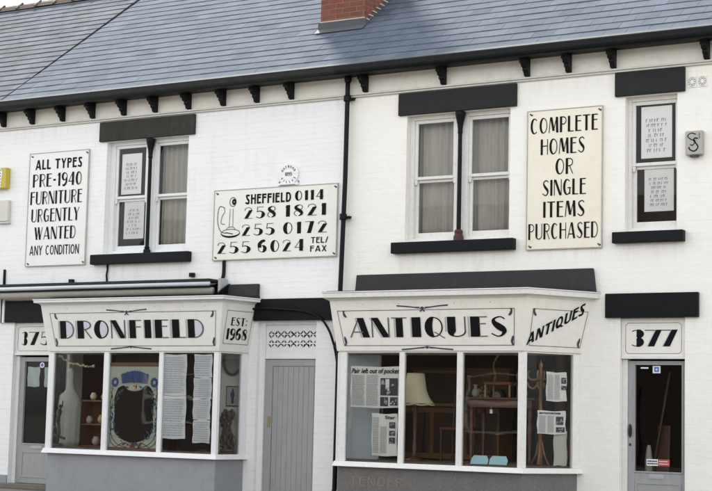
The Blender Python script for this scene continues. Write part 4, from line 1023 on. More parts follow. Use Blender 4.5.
stroke(m, F, ell(ox + .055, oz + .10, .075, .04, 0, 180, 12), .008, .0048, 1)
stroke(m, F, [(ox - .03, oz + .06), (ox + .10, oz + .035)], .012, .005, 0)
m.build('telephone_drawing', [INK, INK2], t2)
t3, F = board('wall_sign', 2.552, 3.572, 3.36, 5.15, SIGNC, 'tall yellowed cream sign reading COMPLETE HOMES OR SINGLE ITEMS PURCHASED')
m = MB()
for txt, a, b, zc in (('COMPLETE', 2.59, 3.52, 4.955), ('HOMES', 2.735, 3.345, 4.675), ('OR', 2.945, 3.19, 4.41), ('SINGLE', 2.765, 3.365, 4.14), ('ITEMS', 2.78, 3.35, 3.86), ('PURCHASED', 2.575, 3.53, 3.58)):
    letters(m, F, txt, a, b, zc - .102, .205, .19, .065, .13, (0, 0), .003)
    m.build('lettering', [INK, INK2], t3); m = MB()

# stone name plaque
pl = thing('name_plaque', (-1.145, 0, 4.40), 'small round topped stone plaque painted white, above the phone number sign', 'plaque')
F = Fr((-1.145, -.002, 4.555)); m = MB()
m.fpoly(F, ell(0, 0, .165, .155, 0, 360, 28)[:-1], 0, .022); m.fbox(F, -.17, .17, -.165, -.13, .0, .035)
m.build('stone', WHITE_L, pl, bevel=.004)
m = MB()
for k, chh in enumerate('HAYWOOD'):
    an = R(152 - k * 20.7); c, s = math.cos(an), math.sin(an)
    G2 = Fr(F.p(c * .115, s * .105, .022), F.u * s - F.v * c, F.u * c + F.v * s, F.n); letters(m, G2, chh, -.013, .013, -.018, .036, .22, .2, 0, (0, 0), .002)
for k, chh in enumerate('VILLAS'):
    an = R(212 + k * 23.2); c, s = math.cos(an), math.sin(an)
    G2 = Fr(F.p(c * .125, s * .115, .022), F.u * -s + F.v * c, F.u * -c - F.v * s, F.n); letters(m, G2, chh, -.011 if chh != 'I' else -.004, .011 if chh != 'I' else .004, -.018, .036, .22, .2, 0, (0, 0), .002)
letters(m, Fr(F.p(0, 0, .022)), '1895', -.058, .058, -.028, .052, .22, .2, .15, (0, 0), .002)
m.build('lettering', INK2, pl)
m = MB(); stroke(m, Fr(F.p(0, 0, .034)), [(-.13, -.158), (.13, -.158)], .012, .003)
for s in (-1, 1): stroke(m, F, [(s * .15, -.12), (s * .17, -.105)], .03, .004)
m.build('plaque_ledge_line', PRINT, pl)

# air bricks
for x in (4.748, 4.878):
    m = MB(); Fx = Fr((x, -.001, 5.36)); m.fbox(Fx, -.052, .052, -.068, .068, .0, .010)
    a = m.build('air_brick', WHITE_R, rgt)
    m = MB()
    for q in range(10):
        c, s = math.cos(q * .628), math.sin(q * .628); stroke(m, Fx, [(c * .022, s * .026), (c * .042, s * .052)], .010, .0115)
    stroke(m, Fx, ell(0, 0, .048, .06, 0, 360, 16), .004, .012); m.build('air_brick_holes', PRINT, a)

# alarm boxes and junction box
al = thing('alarm_box', (4.79, 0, 4.43), 'cream square alarm box with black curly emblem, right of the narrow upstairs window', 'alarm box')
m = MB(); Fx = Fr((4.79, -.002, 4.59)); m.fpoly(Fx, [(-.11, -.15), (.11, -.15), (.11, .15), (-.11, .15)], 0, .075)
m.build('casing', paint('weathered grey plastic', (.42, .405, .35), .5, .15, 6, (.25, .22, .16), .5), al, bevel=.014)
m = MB(); Fx = Fr((4.79, -.077, 4.59))
stroke(m, Fx, cat_([(.03, .10), (-.03, .12), (-.075, .085), (-.03, .04), (.02, .02), (-.01, -.03), (-.045, -.02)], 5), .012, .002)
stroke(m, Fx, cat_([(.055, .045), (.02, .055), (-.0, .03), (.03, -.01), (.055, -.06), (.01, -.105), (-.045, -.085), (-.06, -.05)], 5), .016, .0026)
smallprint(m, Fx, .065, .085, .05, .12, 4, 0, .5, .1); m.build('emblem', INK, al)
m = MB(); m.box(4.74, 4.84, -.07, -.02, 4.415, 4.438); m.build('strobe_lens', PRINTD, al)
al2 = thing('alarm_box', (-6.55, 0, 4.58), 'yellow alarm box with black zebra stripes at the left edge', 'alarm box')
m = MB(); Fx = Fr((-6.555, -.002, 4.79)); m.fbox(Fx, -.15, .135, -.165, .165, 0, .10); m.build('casing', YELLOW, al2, bevel=.012)
m = MB(); Fx = Fr((-6.555, -.102, 4.79)); m.fpoly(Fx, [(-.14, -.15), (.03, -.15), (.05, .1), (.02, .15), (-.14, .15)], .001, .003, 1)
for k in range(6): stroke(m, Fx, cat_([(-.13, -.10 + k * .045), (-.05, -.12 + k * .05), (.0, -.09 + k * .045), (.03, -.12 + k * .045)], 4), [.004 + .014 * math.sin(3.1 * i / 12) for i in range(13)], .004 + k * .0003, 0)
m.build('emblem', [INK, PAPER], al2)
jb = thing('junction_box', (-6.5, 0, 4.07), 'plain white junction box below the yellow alarm box', 'junction box')
m = MB(); m.box(-6.63, -6.375, -.07, -.002, 4.10, 4.44); m.build('casing', CREAMP, jb, bevel=.012); m = MB(); m.box(-6.61, -6.36, -.06, -.004, 4.07, 4.098); m.build('vent_slot', PRINTL, jb)

# awning over the DRONFIELD shop
aw = thing('awning', (-5.5, 0, 2.86), 'rolled up shop awning in a long pale housing, above the left bay window', 'awning')
ax0, ax1 = -9.3, -2.245
m = MB(); m.box(ax0, ax1, -.33, -.02, 3.035, 3.075); m.build('top_rail', LINT_L, aw, bevel=.006)
m = MB(); m.tube([(ax0, -.31, 3.003), (ax1, -.31, 3.003)], .030, 12); m.build('front_bar', ALU, aw, smooth=True)
m = MB(); m.box(ax0, ax1, -.30, -.06, 2.955, 2.972); m.build('gap_shade_strip', BLACK, aw)  # black strip giving the gap between bar and cloth roll its shade
m = MB(); m.tube([(ax0, -.23, 2.91), (ax1, -.23, 2.91)], .055, 14); m.build('cloth_roll', VAL, aw, smooth=True)
m = MB(); m.box(ax1 + .062, -2.135, -.20, -.02, 2.885, 3.09); m.build('end_bracket', STEEL, aw, bevel=.01)
m = MB(); m.loft([(-2.122, -.30, 2.86), (-2.09, -.30, 2.86), (-2.09, -.02, 2.84), (-2.122, -.02, 2.84)], [(-2.122, -.20, 2.93), (-2.09, -.20, 2.93), (-2.09, -.02, 3.02), (-2.122, -.02, 3.02)]); m.build('side_arm', BLACK, aw)

# cables
def cable(name, pts, r, label, cat='cable', mat=BLACK, group='black cables on the wall'):
    m = MB(); m.tube(pts, r, 8); return tag(m.build(name, mat, None, smooth=True), label, cat, group)
X = [(-1.80, 2.60), (-1.765, 2.636), (-1.509, 2.654), (-1.121, 2.634), (-.739, 2.594), (-.508, 2.495), (-.378, 2.342), (-.305, 2.177), (-.262, 2.04), (-.235, 1.9)]
m = MB(); P = cat_(X, 5); m.tube([(x, -.075 + .0 * z, z) for x, z in P], .017, 8)
tag(m.build('hose', BLACK, None, smooth=True), 'black hose sagging across the dark lintel over the grey gate to the downpipe', 'hose')
cable('cable', [(-6.436, -.012, 3.34), (-6.434, -.014, 3.2), (-6.43, -.012, 3.02)], .022, 'short thick black cable above the awning at the left edge')
cable('cable', [(-6.44, -.012, 2.95), (-6.44, -.015, 2.7), (-6.44, -.012, 2.5)], .028, 'black cable below the awning, beside the white trimmed lintel')
cable('cable', [(-4.367, -.012, 3.36), (-4.36, -.018, 3.28), (-4.372, -.02, 3.2), (-4.358, -.012, 3.05)], .014, 'thin black cable dropping from the left upstairs window sill to the awning')
cable('cable', cat_([(-2.212, -.02, 3.36), (-2.21, -.022, 3.2), (-2.215, -.03, 3.12), (-2.25, -.035, 3.05), (-2.33, -.04, 2.99)], 4), .026, 'thick black cable from the phone sign curving behind the awning end')
for x, z, lab in ((-5.05, 3.125, 'small black fixing block on the wall under the ALL TYPES sign'), (-2.77, 3.165, 'small black fixing block on the wall left of the phone sign cable')):
    m = MB(); m.box(x - .042, x + .042, -.05, -.002, z - .03, z + .03); tag(m.build('fixing_block', BLACK, None, bevel=.006), lab, 'bracket')

# ------------------------------------------------------------------ things in the upstairs windows
def curtain(x0, x1, z0, z1, y, label, folds=7, seed=0):
    rnd = random.Random(seed); m = MB(); n = folds * 8; ph = [rnd.uniform(0, 6) for _ in range(3)]
    rows = 6; k0 = 0
    for j in range(rows + 1):
        for i in range(n + 1):
            u = i / n; v = j / rows
            yy = y + .018 * math.sin(u * folds * 6.28 + ph[0] + .4 * math.sin(v * 2 + ph[1])) + .012 * math.sin(u * folds * 2.3 * 6.28 / 2 + ph[2] + v)
            m.v.append(Vector((x0 + (x1 - x0) * u, yy, z0 + (z1 - z0) * v)))
    for j in range(rows):
        for i in range(n):
            a = j * (n + 1) + i; m.f.append([a, a + 1, a + n + 2, a + n + 1]); m.m.append(0)
    o = m.build('curtain', CURT, None, smooth=True)
    s = o.modifiers.new('solid', 'SOLIDIFY'); s.thickness = .004
    return tag(o, label, 'curtain', 'net curtains in the upstairs windows')
curtain(-3.60, -2.95, 3.53, 5.22, .27, 'grey net curtain in the left upstairs window beside the notices', 6, 1)
curtain(.80, 1.45, 3.53, 5.22, .27, 'net curtain left of the black column in the middle upstairs window', 6, 2)
curtain(1.60, 2.27, 3.53, 5.22, .27, 'net curtain right of the black column in the middle upstairs window', 6, 5)
def notice(x0, x1, z0, z1, y, label, dark=False):
    t = thing('notice', ((x0 + x1) / 2, y, z0), label, 'notice', 'notices in the upstairs windows')
    F = Fr((0, y, 0)); m = MB(); m.fbox(F, x0, x1, z0, z1, -.003, .003); m.build('sheet', PAPER, t)
    m = MB(); w = x1 - x0; smallprint(m, Fr((0, y - .003, 0)), x0 + .14 * w, x1 - .14 * w, z0 + .1 * (z1 - z0), z1 - .22 * (z1 - z0), 7, 0, .5, .35, True, wordy=True); m.build('small_writing', PRINT, t)
notice(-4.285, -3.905, 4.44, 5.06, .145, 'white notice in the upper left pane of the left upstairs window')
notice(-4.24, -3.86, 3.762, 4.352, .185, 'white notice in the lower left pane of the left upstairs window')
notice(4.035, 4.438, 4.47, 5.125, .145, 'white notice in the upper pane of the narrow right upstairs window')
notice(4.065, 4.448, 3.802, 4.358, .185, 'white notice in the lower pane of the narrow right upstairs window')
m = MB(); m.box(3.5, 4.9, .75, .80, 2.96, 5.3); tag(m.build('wardrobe', paint('red brown board', (.20, .09, .06), .6, .3, 3), None), 'brown wooden furniture back behind the right upstairs notices', 'wardrobe')

# ------------------------------------------------------------------ shop window contents: papers
def sheet(x0, x1, z0, z1, y, label, mat, cols, name='newspaper_page', F=None, group=None, curl=True, pics=(), rows=24, cat='newspaper'):
    F = F or Fr((0, y, 0)); t = thing(name, F.p((x0 + x1) / 2, z0), label, cat, group or {'newspaper': 'newspaper pages taped in the right bay window', 'paper': 'white papers behind the glass on the left'}.get(cat))
    m = MB(); nx, nz = 8, 8; k = 0; rnd = random.Random(int(abs(x0) * 1000))
    ph = rnd.uniform(0, 6)
    def wav(u, v): return .004 * math.sin(u * 5 + ph + v * 3) + (.018 * max(0, u - .85) + .018 * max(0, .12 - v)) * curl
    for j in range(nz + 1):
        for i in range(nx + 1):
            u, v = i / nx, j / nz; ed = .006 * math.sin(v * 9 + ph) * (u in (0, 1))
            m.v.append(F.p(x0 + (x1 - x0) * u + ed, z0 + (z1 - z0) * v + .005 * math.sin(u * 7 + ph) * (v in (0, 1)), -wav(u, v)))
    for j in range(nz):
        for i in range(nx): a = j * (nx + 1) + i; m.f.append([a, a + 1, a + nx + 2, a + nx + 1]); m.m.append(0)
    m.build('paper_sheet', mat, t)
    F3 = Fr(F.p(0, 0, .007), F.u, F.v, F.n)
    m = MB()
    for (a, b, c, d) in cols: smallprint(m, F3, x0 + a * (x1 - x0), x0 + b * (x1 - x0), z0 + c * (z1 - z0), z0 + d * (z1 - z0), rows, 0, .5, .12)
    for (a, b, c, d, q) in pics:
        def fp(u, v, lift): return F3.p(x0 + (a + (b - a) * u) * (x1 - x0), z0 + (c + (d - c) * v) * (z1 - z0), lift)
        if q == 1:
            for k in range(7):
                u, v = rnd.uniform(.02, .75), rnd.uniform(.02, .7); du, dv = rnd.uniform(.08, .24), rnd.uniform(.08, .28)
                m.poly([fp(u, v, .0022 + k * .0002), fp(u + du, v + rnd.uniform(-.02, .03), .0022 + k * .0002), fp(u + du * rnd.uniform(.6, 1), v + dv, .0022 + k * .0002), fp(u + rnd.uniform(0, .05), v + dv * rnd.uniform(.6, 1), .0022 + k * .0002)], rnd.choice((0, 0, 2, 0)))
        m.poly([F3.p(x0 + p * (x1 - x0), z0 + r * (z1 - z0), .001 + .0005 * q) for p, r in ((a, c), (b, c), (b, d), (a, d))], q)
    if m.f: m.build('print', [PRINTL if mat is PAPERB else MATS['newsprint ink'], PRINTD, NEWSP], t)
    return t, F3
paint('newsprint ink', (.42, .43, .43), .8, .2, 90, bs=0)
yb = -.57 + .045
for k, (a, b, c, d, lab) in enumerate(((-2.845, -2.44, 1.405, 1.985, 'long white price list sheet, upper one of the left pair in the left bay window'), (-2.835, -2.43, .80, 1.400, 'long white price list sheet, lower one of the left pair in the left bay window'),
    (-2.305, -2.0, 1.66, 1.985, 'topmost sheet of the right hand strip of four in the left bay window'), (-2.30, -1.995, 1.368, 1.657, 'second sheet from the top of the right hand strip in the left bay window'), (-2.305, -2.01, 1.074, 1.366, 'third sheet from the top of the right hand strip in the left bay window'), (-2.29, -2.0, .755, 1.072, 'lowest sheet of the right hand strip in the left bay window'))):
    sheet(a, b, c, d, yb, lab, PAPERB, [(.06, .94, .06, .95)], 'price_list', rows=16 if k < 2 else 9, cat='paper')
# the newspapers of the right shop
t, F3 = sheet(.37, 1.10, 1.29, 1.82, -.705, 'newspaper page headed Pair left out of pocket, taped in the right bay window', NEWSP, [(.03, .30, .05, .80), (.33, .58, .05, .80)], pics=[(.62, .97, .30, .72, 1), (.62, .78, .04, .26, 1), (.82, .97, .06, .26, 1), (.72, .80, .55, .70, 2)])
fonttext(F3, 'Pair left out of pocket', .385, 1.09, 1.735, .062, INK, 'headline', t, .003, .25, .022)
t, F3 = sheet(.70, 1.075, .675, 1.215, -.70, 'tall newspaper page below the Pair left out of pocket page', NEWSP, [(.05, .30, .06, .92), (.34, .62, .06, .70)], pics=[(.70, .93, .66, .80, 1), (.70, .93, .48, .60, 1), (.70, .93, .30, .44, 1)])
fonttext(F3, 'Star', .90, 1.05, 1.15, .04, INK, 'headline', t, .003, 0, .02)
def sideframe(c, d, inset):
    t = Vector((d[0] - c[0], d[1] - c[1], 0)).normalized(); n = Vector((t.y, -t.x, 0)); return Fr(Vector((c[0], c[1], 0)) - n * inset, t, (0, 0, 1), n)
FS = sideframe(PR[2], PR[3], .045)
sheet(.375, .69, 1.415, 1.775, 0, 'upper newspaper page in the angled side pane of the right bay', NEWSP, [(.05, .34, .06, .92), (.38, .66, .06, .92)], F=FS, pics=[(.72, .95, .62, .82, 1), (.72, .95, .40, .54, 1)])
sheet(.245, .68, 1.01, 1.295, 0, 'lower newspaper page in the angled side pane of the right bay', NEWSP, [(.05, .30, .06, .80), (.34, .58, .06, .80)], F=FS, pics=[(.05, .8, .86, .93, 1), (.64, .90, .40, .76, 1), (.64, .95, .08, .30, 1)])
sheet(.53, .735, .62, 1.05, 0, 'cream mount board leaning at the foot of the angled side pane of the right bay', CARDC, [], 'mount_board', F=sideframe(PR[2], PR[3], .09), cat='board')
for a, b, lab in ((2.10, 2.335, 'light blue card on the right bay window shelf, left one of two'), (2.355, 2.60, 'light blue card on the right bay window shelf, right one of two')):
    m = MB(); F = Fr((0, -.60, 0), (1, 0, 0), Vector((0, .35, .93)).normalized(), Vector((0, -.93, .35)).normalized())
    m.fpoly(Fr((0, -.64, .615), (1, 0, 0), Vector((0, .4, .92)).normalized(), Vector((0, -.92, .4)).normalized()), [(a, 0), (b, 0), (b + .005, .06), (b - .03, .115), (a + .03, .115), (a, .07)], 0, .004)
    tag(m.build('card', CARD, None), lab, 'card', 'light blue cards on the window shelf')
for a, b, c, d, lab in ((-5.99, -5.745, 1.515, 1.82, 'pale paper taped inside the left door glass, left of two'), (-5.64, -5.49, 1.515, 1.82, 'pale paper taped inside the left door glass, right of two')):
    sheet(a, b, c, d, .128, lab, paint('greenish paper %.1f' % a, (.45, .52, .50), .7, .05, 9), [], 'paper_sheet', cat='paper')

# ------------------------------------------------------------------ antiques, right shop
zs = .613
m = MB(); m.box(.16, .58, -.30, -.27, zs, 1.99); m.box(-.05, .16, -.25, -.22, zs, 1.99); 
tag(m.build('display_screen', BAYW, None, bevel=.004), 'pale blue grey display screen at the left end of the right bay window', 'screen')
m = MB(); m.tube([(.62, -.29, zs), (.62, -.29, 1.40), (.605, -.29, 1.42)], .013, 8); m.lathe(.62, -.29, [(.06, zs), (.05, zs + .02), (.013, zs + .04)], 14); m.tube([(.62, -.29, 1.12), (.56, -.29, 1.14), (.555, -.29, 1.17)], .008, 6)
tag(m.build('iron_stand', BRONZE, None), 'thin dark iron stand beside the pale screen in the right bay window', 'stand')
lamp = thing('standard_lamp', (1.04, -.15, zs), 'standard lamp with bell shaped cream shade in the right bay window', 'lamp')
m = MB(); pr = [(.115, 1.755), (.125, 1.70), (.135, 1.62), (.15, 1.53), (.18, 1.45), (.225, 1.385), (.245, 1.36)]
wb = lambda i, w: 1 + (.05 * abs(math.cos(w * 4)) - .02) * (i / 6)
m.lathe(1.035, -.15, pr, 40, wob=wb); sh = m.build('lamp_shade', SHADE, lamp, smooth=True)
m = MB(); m.tube([(1.035 + .246 * math.cos(q * .1963) * wb(6, q * .1963), -.15 + .246 * math.sin(q * .1963) * wb(6, q * .1963), 1.357 - .02 * abs(math.cos(q * .785))) for q in range(33)], .009, 6); m.build('trim', SHADE, sh)
m = MB(); m.lathe(1.035, -.15, [(.13, zs), (.13, zs + .02), (.05, zs + .05), (.022, zs + .09), (.03, zs + .2), (.018, zs + .24), (.024, 1.1), (.03, 1.25), (.045, 1.29), (.02, 1.33), (.012, 1.5)], 16); m.build('stem', MAHOG, lamp, smooth=True)
# table
tb = thing('wooden_table', (2.1, .35, zs), 'reddish wooden side table behind the right bay window', 'table')
tz = 1.46
m = MB(); m.box(1.60, 2.62, .12, .62, tz - .028, tz); m.build('table_top', MAHOG, tb, bevel=.008)
m = MB(); m.box(1.66, 2.56, .17, .57, tz - .13, tz - .029); ap = m.build('apron', MAHOG, tb)
for x in (1.69, 2.53):
    for y in (.19, .55):
        m = MB(); m.lathe(x, y, [(.018, zs), (.024, zs + .05), (.016, zs + .08), (.026, zs + .3), (.03, zs + .5), (.02, zs + .55), (.03, zs + .58), (.03, tz - .13)], 12); m.build('leg', MAHOG, tb, smooth=True)
m = MB(); m.box(2.0, 2.035, .10, .104, 1.25, 1.30); m.tube([(2.017, .10, 1.30), (2.017, .11, 1.34)], .002, 5); tag(m.build('price_tag', PAPER, None), 'tiny white price tag hanging from the side table', 'tag')
chair = thing('balloon_back_chair', (2.1, .42, tz), 'gilt balloon back chair standing on top of the side table', 'chair')
m = MB(); m.tube(cat_([(1.88, .45, tz + .2), (1.90, .46, tz + .30), (1.86, .48, tz + .42), (1.90, .5, tz + .54), (2.0, .5, tz + .60), (2.12, .5, tz + .60), (2.22, .5, tz + .54), (2.25, .48, tz + .42), (2.22, .46, tz + .30), (2.24, .45, tz + .2)], 5), .014, 8); m.build('back_frame', GILT, chair, smooth=True)
m = MB(); m.box(1.86, 2.26, .16, .46, tz + .16, tz + .205); m.build('seat', OAK, chair, bevel=.02)
for x in (1.885, 2.235):
    for y in (.19, .44): m = MB(); m.tube([(x, y, tz + .001), (x, y, tz + .16)], .014, 8); m.build('leg', GILT, chair)
cab = thing('sideboard', (.9, 1.0, 0), 'long brown carved sideboard in the dark behind the lamp', 'cabinet')
m = MB(); m.box(.2, 1.75, .9, 1.35, .62, 1.32); m.box(.2, 1.75, 1.2, 1.35, 1.322, 1.88); m.build('carcass', OAK, cab, bevel=.01)
m = MB()
for x in (.25, .76, 1.27): m.box(x, x + .45, .885, .899, .70, 1.25)
m.build('cupboard_doors', WALN, cab, bevel=.01)
m = MB(); m.box(.1, 1.85, .8, 1.4, -.02, .60); tag(m.build('plinth_block', ROOMF, None), 'dark low platform under the sideboard behind the lamp', 'platform')
fl = thing('dried_flowers', (1.49, -.1, 1.3), 'sprig of pale dried flowers right of the cream lampshade', 'flowers')
m = MB(); rnd = random.Random(2); m2 = MB()
for k in range(16):
    x, z = 1.50 + rnd.uniform(-.12, .12), 1.46 + rnd.uniform(-.11, .14); yy = .85 + rnd.uniform(-.05, .05)
    m.tube([(1.50, .9, 1.322), ((1.5 + x) / 2, .88, 1.38), (x, yy, z)], .003, 5); m2.blob((x, yy, z), rnd.uniform(.010, .022))
m.build('stems', GILT, fl); m2.build('heads', FLOWER, fl)
m = MB(); m.lathe(1.50, .94, [(.03, 1.3215), (.05, 1.34), (.045, 1.38), (.02, 1.42), (.025, 1.43)], 12); tag(m.build('vase', BRZST, None, smooth=True), 'small dark vase on the sideboard, holding dried flowers', 'vase')
cs = thing('coat_stand', (2.93, -.27, zs), 'orange bentwood coat stand in the angled side of the right bay', 'coat stand')
cx, cy = 2.885, -.28
m = MB(); m.lathe(cx, cy, [(.026, zs), (.022, 1.3), (.02, 1.83), (.03, 1.86), (.012, 1.9), (.004, 1.93)], 12); m.build('pole', OAK, cs, smooth=True)
for k in range(4):
    an = R(10 + 90 * k); c, s = math.cos(an), math.sin(an)
    m = MB(); m.tube(cat_([(cx + c * .02, cy + s * .02, 1.69), (cx + c * .12, cy + s * .12, 1.68), (cx + c * .17, cy + s * .17, 1.73), (cx + c * .15, cy + s * .15, 1.79)], 5), .013, 8); m.tube(cat_([(cx + c * .02, cy + s * .02, 1.65), (cx + c * .09, cy + s * .09, 1.57), (cx + c * .155, cy + s * .155, 1.60), (cx + c * .17, cy + s * .17, 1.65)], 5), .012, 8)
    m.build('hook', OAK, cs, smooth=True)
    m = MB(); m.tube([(cx + c * .02, cy + s * .02, zs + .3), (cx + c * .05, cy + s * .05, zs + .14), (cx + c * .11, cy + s * .11, zs + .014)], .014, 8); m.build('leg', OAK, cs, smooth=True)
# tall dark furniture further back
wd = thing('wardrobe', (2.9, 1.6, 0), 'dark wooden wardrobe at the back of the right shop', 'wardrobe')
m = MB(); m.box(2.3, 3.3, 1.5, 2.0, 0, 2.2); m.build('carcass', WALN, wd, bevel=.01); m = MB(); m.box(2.35, 2.78, 1.48, 1.499, .2, 2.05); m.box(2.82, 3.25, 1.48, 1.499, .2, 2.05); m.build('wardrobe_doors', MAHOG, wd, bevel=.01)
hp = thing('ironing_board', (4.35, .9, 0), 'narrow brown board leaning behind the door numbered 377', 'board')
m = MB(); m.loft([(4.02, .7, .05), (4.19, .7, .05), (4.19, .73, .05), (4.02, .73, .05)], [(4.02, .8, 1.15), (4.19, .8, 1.15), (4.19, .83, 1.15), (4.02, .83, 1.15)]); m.build('board', MAHOG, hp, bevel=.01)
m = MB(); m.tube([(3.92, .66, .05), (4.21, .72, 1.82)], .022, 8); tag(m.build('pole', WALN, None), 'tall thin pole leaning behind the door numbered 377', 'pole')
m = MB(); m.lathe(4.035, .45, [(.035, 0), (.04, .35), (.05, .7), (.03, .86), (.02, .9)], 12); tag(m.build('vase', CARDC, None, smooth=True), 'tall pale vase standing behind the glass of door 377', 'vase')

pf = thing('picture', (.75, 1.15, 1.35), 'gilt framed dark painting leaning on the sideboard behind the lamp', 'picture')
m = MB(); Fp = Fr((0, 1.16, 0))
for a, b, c, d in ((.30, 1.10, 1.34, 1.38), (.30, 1.10, 1.80, 1.84), (.30, .34, 1.38, 1.80), (1.06, 1.10, 1.38, 1.80)): m.fbox(Fp, a, b, c, d, 0, .03)
m.build('frame', GILT, pf, bevel=.006); m = MB(); m.fbox(Fp, .34, 1.06, 1.38, 1.80, 0, .01); m.build('canvas', paint('dark landscape painting', (.07, .05, .03), .5, .8, 5), pf)
ck = thing('mantel_clock', (1.68, 1.0, 1.32), 'small dark mantel clock on the right end of the sideboard', 'clock')
m = MB(); m.fpoly(Fr((1.68, 1.06, 0)), [(-.10, 1.322), (.10, 1.322), (.10, 1.50)] + [(.10 * math.cos(R(q)), 1.50 + .09 * math.sin(R(q))) for q in range(15, 180, 15)] + [(-.10, 1.50)], 0, .10); m.build('case', WALN, ck, bevel=.005)
m = MB(); m.fpoly(Fr((1.68, .96, 0)), [(.06 * math.cos(q * .5236), 1.49 + .06 * math.sin(q * .5236)) for q in range(12)], .001, .006); m.build('dial', CREAMP, ck)
for x, y, z, r, mt, lab in ((.30, .95, 1.322, .05, BRASS, 'squat brass vase at the left end of the sideboard'), (1.18, .98, 1.322, .04, BLUEG, 'small blue vase in the middle of the sideboard'), (2.40, .30, 1.461, .045, BRASS, 'brass jug on the side table right of the gilt chair'), (1.70, .28, 1.461, .05, PLASTERW, 'pale bowl on the side table left of the gilt chair')):
    m = MB(); m.lathe(x, y, [(r * .6, z), (r * 1.1, z + r * .8), (r, z + r * 1.6), (r * .45, z + r * 2.2), (r * .45, z + r * 3), (r * .7, z + r * 3.3)], 14); tag(m.build('vase', mt, None, smooth=True), lab, 'vase')
ch2 = thing('dining_chair', (1.35, .45, zs), 'dark wooden dining chair on the floor between the lamp and the side table', 'chair')
m = MB(); m.box(1.16, 1.52, .30, .68, 1.02, 1.06); m.build('seat', MAHOG, ch2, bevel=.01)
for x in (1.18, 1.50):
    for y in (.32, .66): m = MB(); m.tube([(x, y, -.01), (x, y, 1.02)], [.014, .018], 8); m.build('leg', WALN, ch2)
m = MB()
for x in (1.18, 1.50): m.tube([(x, .67, 1.06), (x, .70, 1.50)], .015, 8)
m.box(1.17, 1.51, .69, .71, 1.42, 1.50); m.box(1.17, 1.51, .69, .71, 1.24, 1.29)
m.build('backrest', WALN, ch2)

# ------------------------------------------------------------------ antiques, left shop
zs = .628
fg = thing('plaster_figure', (-4.88, -.18, zs), 'tall white plaster dress form with long neck, in the leftmost pane of the left bay', 'dress form')
m = MB(); m.lathe(-4.87, -.15, [(.17, zs), (.19, zs + .08), (.195, 1.0), (.20, 1.16), (.21, 1.28), (.17, 1.38), (.10, 1.45), (.062, 1.52), (.052, 1.62), (.058, 1.70), (.045, 1.76), (.02, 1.80)], 48, sy=.6, wob=lambda i, w: 1 + (.05 * math.sin(9 * w) + .04 * math.sin(5 * w + 1)) * max(0, (5 - i) / 5)); m.build('torso', PLASTERW, fg, smooth=True)
g = thing('garland', (-4.7, -.3, 1.8), 'pale bead garland strung across the top of the leftmost pane in the left bay', 'garland')
m = MB()
for a, b, c in zip(*[iter([0])] * 3): pass
P = cat_([(-5.02, 1.80), (-5.05, 1.90), (-4.96, 1.97), (-4.80, 1.88), (-4.62, 1.85), (-4.45, 1.82), (-4.30, 1.83)], 7)
for i, (x, z) in enumerate(P): m.blob((x, -.3 + .02 * math.sin(i), z + random.uniform(-.008, .008)), random.uniform(.012, .022), seg=7)
m.build('beads', FLOWER, g)
st = thing('bronze_statue', (-4.85, -.38, zs), 'dark bronze dancer statuette in front of the white dress form', 'statuette')
m = MB(); X0, Y0 = -4.86, -.40
m.lathe(X0, Y0, [(.09, zs), (.09, zs + .03), (.05, zs + .05)], 14)
m.tube([(X0, Y0, zs + .05), (X0 + .02, Y0, zs + .2), (X0 - .01, Y0, zs + .36)], [.018, .024, .035], 8); m.tube([(X0 - .08, Y0, zs + .26), (X0 + .0, Y0, zs + .30), (X0 - .01, Y0, zs + .38)], [.012, .024, .03], 8)
m.tube([(X0 - .01, Y0, zs + .36), (X0, Y0, zs + .44), (X0 + .01, Y0, zs + .52), (X0 + .015, Y0, zs + .56)], [.035, .028, .04, .014], 8); m.blob((X0 + .018, Y0, zs + .595), .026)
m.tube([(X0, Y0, zs + .52), (X0 + .06, Y0, zs + .60), (X0 + .07, Y0, zs + .68)], [.014, .011, .007], 6); m.tube([(X0, Y0, zs + .52), (X0 - .08, Y0, zs + .47), (X0 - .14, Y0, zs + .50)], [.014, .011, .007], 6)
m.tube(cat_([(X0 - .05, Y0, zs + .3), (X0 - .1, Y0, zs + .2), (X0 + .05, Y0, zs + .14), (X0 + .13, Y0, zs + .12)], 4), .02, 7)
m.build('figure', BRZST, st, smooth=True)
cb = thing('bookcase', (-4.4, .2, zs), 'dark red open bookcase with ornaments in the leftmost pane of the left bay', 'bookcase')
m = MB()
for x in (-4.72, -4.10): m.box(x, x + .03, -.12, .2, zs, 1.33)
for z in (zs, .95, 1.30): m.box(-4.69, -4.10, -.12, .2, z, z + .025)
m.box(-4.69, -4.10, .17, .2, zs + .03, 1.29); m.build('case', MAHOG, cb, bevel=.004)
for x, z, mt, r, nm in ((-4.56, .976, PLASTERW, .05, 'white pot on the middle shelf of the red bookcase'), (-4.33, .976, GILT, .06, 'brass pot on the middle shelf of the red bookcase'), (-4.5, 1.326, FLOWER, .05, 'pale pot on top of the red bookcase, left one'), (-4.3, 1.326, GILT, .045, 'gilt pot on top of the red bookcase, right one'), (-4.42, .654, PLASTERW, .06, 'pale vase on the lowest shelf of the red bookcase')):
    m = MB(); m.lathe(x, -.05, [(r * .5, z), (r, z + r * .7), (r * 1.0, z + r * 1.4), (r * .6, z + r * 2), (r * .7, z + r * 2.2)], 14); tag(m.build('pot', mt, None, smooth=True), nm, 'pot', 'pots on the red bookcase')
